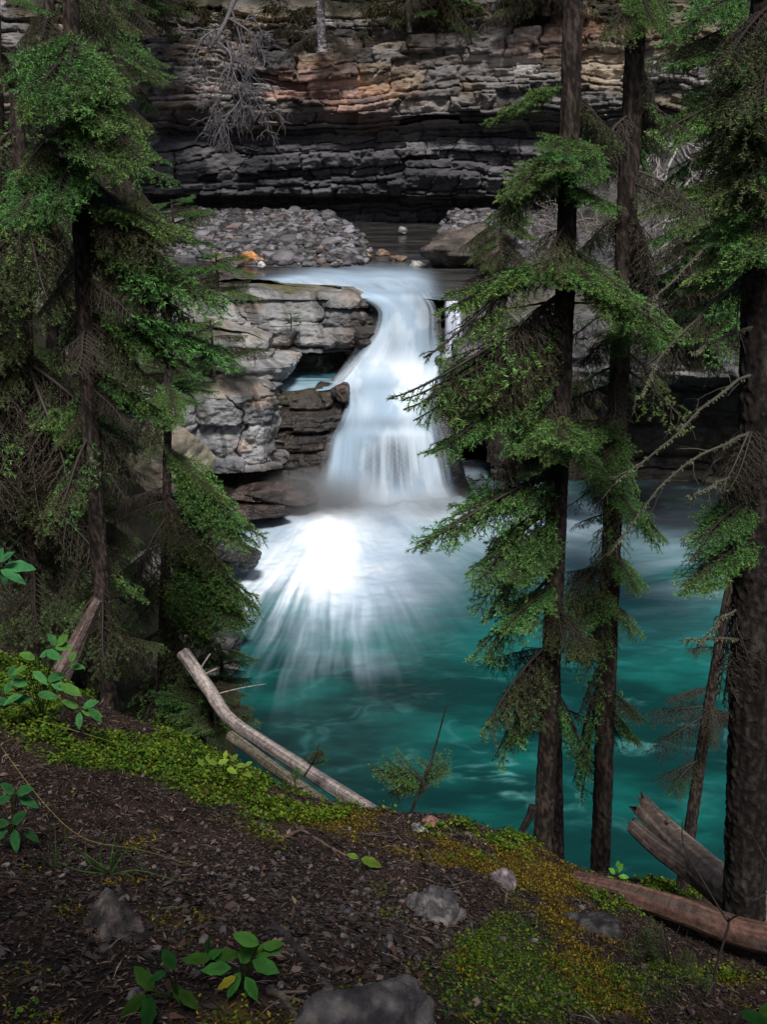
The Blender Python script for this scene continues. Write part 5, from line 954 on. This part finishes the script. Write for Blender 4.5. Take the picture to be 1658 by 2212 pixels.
sapling('tiny spruce tuft rising behind the pale log', 655, 1680, 690, 1605, [(1650, 705, 1640, 0, 'g', 1, 5), (1650, 660, 1630, 0, 'm', 1, 5), (1640, 690, 1605, 0, 'm', 1, 4)], .008, sd_=302, Y=6.9)
sapling('dark bushy spruce seedling in front of the reddish log', 1440, 2190, 1435, 1995, [(2150, 1330, 2080, -.1, 'g', 2, 14), (2130, 1380, 2040, 0, 'm', 2, 14), (2100, 1430, 1985, 0, 'm', 2, 12), (2130, 1500, 2050, 0, 'm', 2, 14), (2160, 1540, 2100, 0, 'm', 2, 14), (2160, 1400, 2120, -.2, 'm', 3, 20)], .008, sd_=303, Y=3.6)
sapling('small dark spruce seedling under the pale log on the bank', 640, 1735, 625, 1660, [(1710, 590, 1690, 0, 'm', 2, 6), (1700, 660, 1700, 0, 'm', 2, 6), (1690, 640, 1655, 0, 'g', 2, 6)], .006, sd_=304, Y=6.2)
def bare_bush(lab, segs, r0, sd_, col=(.045, .035, .032)):
    p0 = P(*segs[0][0]); root = empty('bare_sapling', tuple(p0)); tag(root, lab, 'sapling')
    for i, sgm in enumerate(segs):
        mb = MB(); mb.tube(resample([P(*q) for q in sgm], 20)-p0, r0*(1 if i == 0 else .6)*(1-.6*np.linspace(0, 1, 20)), 7, col, rough=.15, seed=sd_+i); ob('stem' if i == 0 else 'twig', mb.mesh('twig'), M['twig'], root)
    return root
bare_bush('bare forked sapling in front of the right-hand logs', [[(1560, 2260, 3.4), (1545, 2120, 3.4), (1575, 2000, 3.4), (1572, 1980, 3.4)], [(1573, 1990, 3.4), (1530, 1920, 3.4), (1480, 1830, 3.4), (1476, 1770, 3.4)], [(1573, 1990, 3.4), (1640, 1940, 3.3), (1655, 1850, 3.3), (1665, 1720, 3.2)], [(1630, 1945, 3.3), (1670, 1925, 3.3), (1700, 1920, 3.3)], [(1545, 2120, 3.4), (1500, 2200, 3.3), (1470, 2240, 3.3)], [(1655, 1860, 3.3), (1640, 1830, 3.3), (1625, 1800, 3.3)]], .0075, 401)
bare_bush('thin dead twig rising by the small conifer under the red log', [[(1468, 2130, 3.7), (1455, 2060, 3.7), (1430, 1990, 3.7)], [(1450, 2050, 3.7), (1470, 2000, 3.7)]], .005, 402)
# brush on the right slope
rr = np.random.RandomState(77); mb = MB()
for i in range(560):
    u0, v0 = rr.uniform(1130, 1700), rr.uniform(430, 760); p = P(u0, v0, 28+ (760-v0)*.028 + rr.uniform(-.5, .5)); d = nrm(rr.normal(0, 1, 3)*[1, .4, .6]+[0, 0, .3]); l = rr.uniform(.6, 1.8); tt = np.linspace(0, 1, 7)[:, None]
    pp = p+d*l*tt+rr.normal(0, .06*l, (7, 3))*tt-np.array([0, 0, .5*l])*tt**2; c = np.array((.10, .09, .085))*rr.uniform(.4, 2.2); mb.tube(pp, .012*(1-.7*tt[:, 0])+.004, 3, c, cap=False)
    for j in range(5):
        k = rr.randint(1, 6); d2 = nrm(d+rr.normal(0, .8, 3)); l2 = l*rr.uniform(.2, .5); mb.tube(pp[k]+d2*l2*tt-np.array([0, 0, .3*l2])*tt**2, .006*(1-.6*tt[:, 0])+.003, 3, c*rr.uniform(.7, 1.4), cap=False)
o = ob('undergrowth', mb.mesh('undergrowth'), M['twig']); tag(o, 'tangled grey-brown brush on the slope right of the tall pair', 'undergrowth', kind='stuff')

# unseen spruces added behind the viewpoint to shade the near slope
for i, (x0, y0, h0) in enumerate([(-5.5, -3.6, 7.5), (-3.0, -4.0, 9.5), (-.6, -4.6, 9), (2.2, -4.4, 9)]):
    z0 = float(ground_exact(x0, y0)); b = np.array([x0, y0, z0-.1]); pts = [b, b+[0, 0, h0/2], b+[.1, 0, h0]]
    t_ = Tree('spruce', 'unseen spruce added behind the viewpoint to shade the bare slope', pts, .14, .04, group='unseen spruces added behind the viewpoint', seed=900+i, n=12, m=60)
    for j in range(60):
        q = t_.rng.uniform(.22, .98); a = t_.at_z(z0+q*h0); th = t_.rng.uniform(0, 6.28); L_ = 2.2*(1.1-q)+.5; c = a+np.array([math.cos(th), math.sin(th), -.3])*L_
        if c[1] > -.3: c[1] = -.3
        place(t_.root, 'gm'[j % 2], a, c)

# spray where the falls meet the pool
def mist(name, c, sc, dens, label):
    bm_ = rock_mesh('m', 1, 40, 24, (1, 1, 1), 3, 0)[0]; n_ = bm_/np.linalg.norm(bm_, axis=1)[:, None]; _, Q_, T_, _ = rock_mesh('m', 1, 40, 24, (1, 1, 1), 3, 0)
    m = bpy.data.materials.new(name); m.use_nodes = True; t = m.node_tree; N = t.nodes; L = t.links; N.remove(N['Principled BSDF']); pv = N.new('ShaderNodeVolumePrincipled'); pv.inputs['Color'].default_value = (.93, .96, 1, 1); pv.inputs['Anisotropy'].default_value = .2
    tc = N.new('ShaderNodeTexCoord'); ln = N.new('ShaderNodeVectorMath'); ln.operation = 'LENGTH'; L.new(tc.outputs['Object'], ln.inputs[0])
    mr = N.new('ShaderNodeMapRange'); mr.interpolation_type = 'SMOOTHSTEP'; mr.inputs['From Min'].default_value = 1; mr.inputs['From Max'].default_value = .1; mr.inputs['To Min'].default_value = 0; mr.inputs['To Max'].default_value = dens
    L.new(ln.outputs['Value'], mr.inputs['Value']); L.new(mr.outputs[0], pv.inputs['Density']); L.new(pv.outputs[0], N['Material Output'].inputs['Volume'])
    o = ob(name, mesh_np(name, n_, Q_, T_), m); o.location = c; o.scale = sc; tag(o, label, 'mist', kind='stuff')
mist('mist', tuple(P(700, 1105, 26.9)), (2.3, 1.4, 1.35), 2.0, 'white spray hanging where the falls hit the pool')
mist('mist', tuple(P(920, 1110, 27.0)), (2.0, 1.1, .95), 1.6, 'thin white spray at the right foot of the falls')

# low conifers and bushes rooted on the ledges and the left shore
def bush(lab, u0, v0, Y, h, spec, sd_, n=14, kinds='gm', l=(.6, 1.3)):
    b = P(u0, v0, Y); t_ = Tree('conifer_bush', lab, [b-[0, 0, .2], b+[.02, 0, h*.5], b+[0, 0, h]], .05*h, .015, seed=sd_, n=8, m=40, cat='bush')
    for i in range(n):
        a = t_.at_z(b[2] + t_.rng.uniform(.05, .95)*h); th = t_.rng.uniform(0, 6.28); L_ = t_.rng.uniform(*l)*h; place(t_.root, kinds[i % len(kinds)], a, a+np.array([math.cos(th), math.sin(th)*.6, t_.rng.uniform(-.15, .35)])*L_)
    return t_
bush('bright green conifer bush spreading on the step between the two left ledges', 460, 795, 27.3, 1.2, None, 801, 22, 'ggm', (.6, 1.3))
bush('green bush at the left end of the step, half behind the spruce', 380, 800, 27.0, 1.2, None, 802, 22, 'gm', (.6, 1.2))
bush('green conifer bush on the flat top of the upper ledge', 470, 640, 30.7, 1.2, None, 803, 22, 'ggm', (.6, 1.2))
bush('yellow-green bush above the cream rock at the ledge foot', 365, 880, 25.2, 1.2, None, 804, 26, 'gmg', (.6, 1.1))
bush('green bush left of the gravel bar below the cliff', 375, 520, 36, 1.3, None, 805, 24, 'gm', (.6, 1.2))
bush('dark bushy conifer on the left shore behind the long pale log', 455, 1590, 9.8, .7, None, 806, 26, 'gm', (.5, .9))
bush('low dark conifer at the waterline beside the top of the pale log', 478, 1480, 12.5, .6, None, 807, 26, 'mg', (.5, .9))
bush('small tuft of grass-green conifer on the crack of the upper ledge', 628, 700, 29.6, .3, None, 808, 10, 'g', (.6, 1.2))
for i, (a, b, Y_, sc_) in enumerate([(490, 1330, 19.5, .45), (478, 1395, 17.3, .4), (492, 1290, 21, .4), (470, 1440, 15.5, .35)]):
    rock('boulder', P(a, b, Y_), 660+i, (sc_, sc_*.8, sc_*.6), (.05, .05, .05), M['wet'], 'dark wet shore rock %s' % ['third down the left waterline from the black one', 'fourth down the left waterline from the black one', 'second down the left waterline, just below the black one', 'lowest on the left waterline, near the top of the pale log'][i], nu=50, nv=34, rot=i, colf=rcol((.015, .015, .016), (.07, .065, .06)))
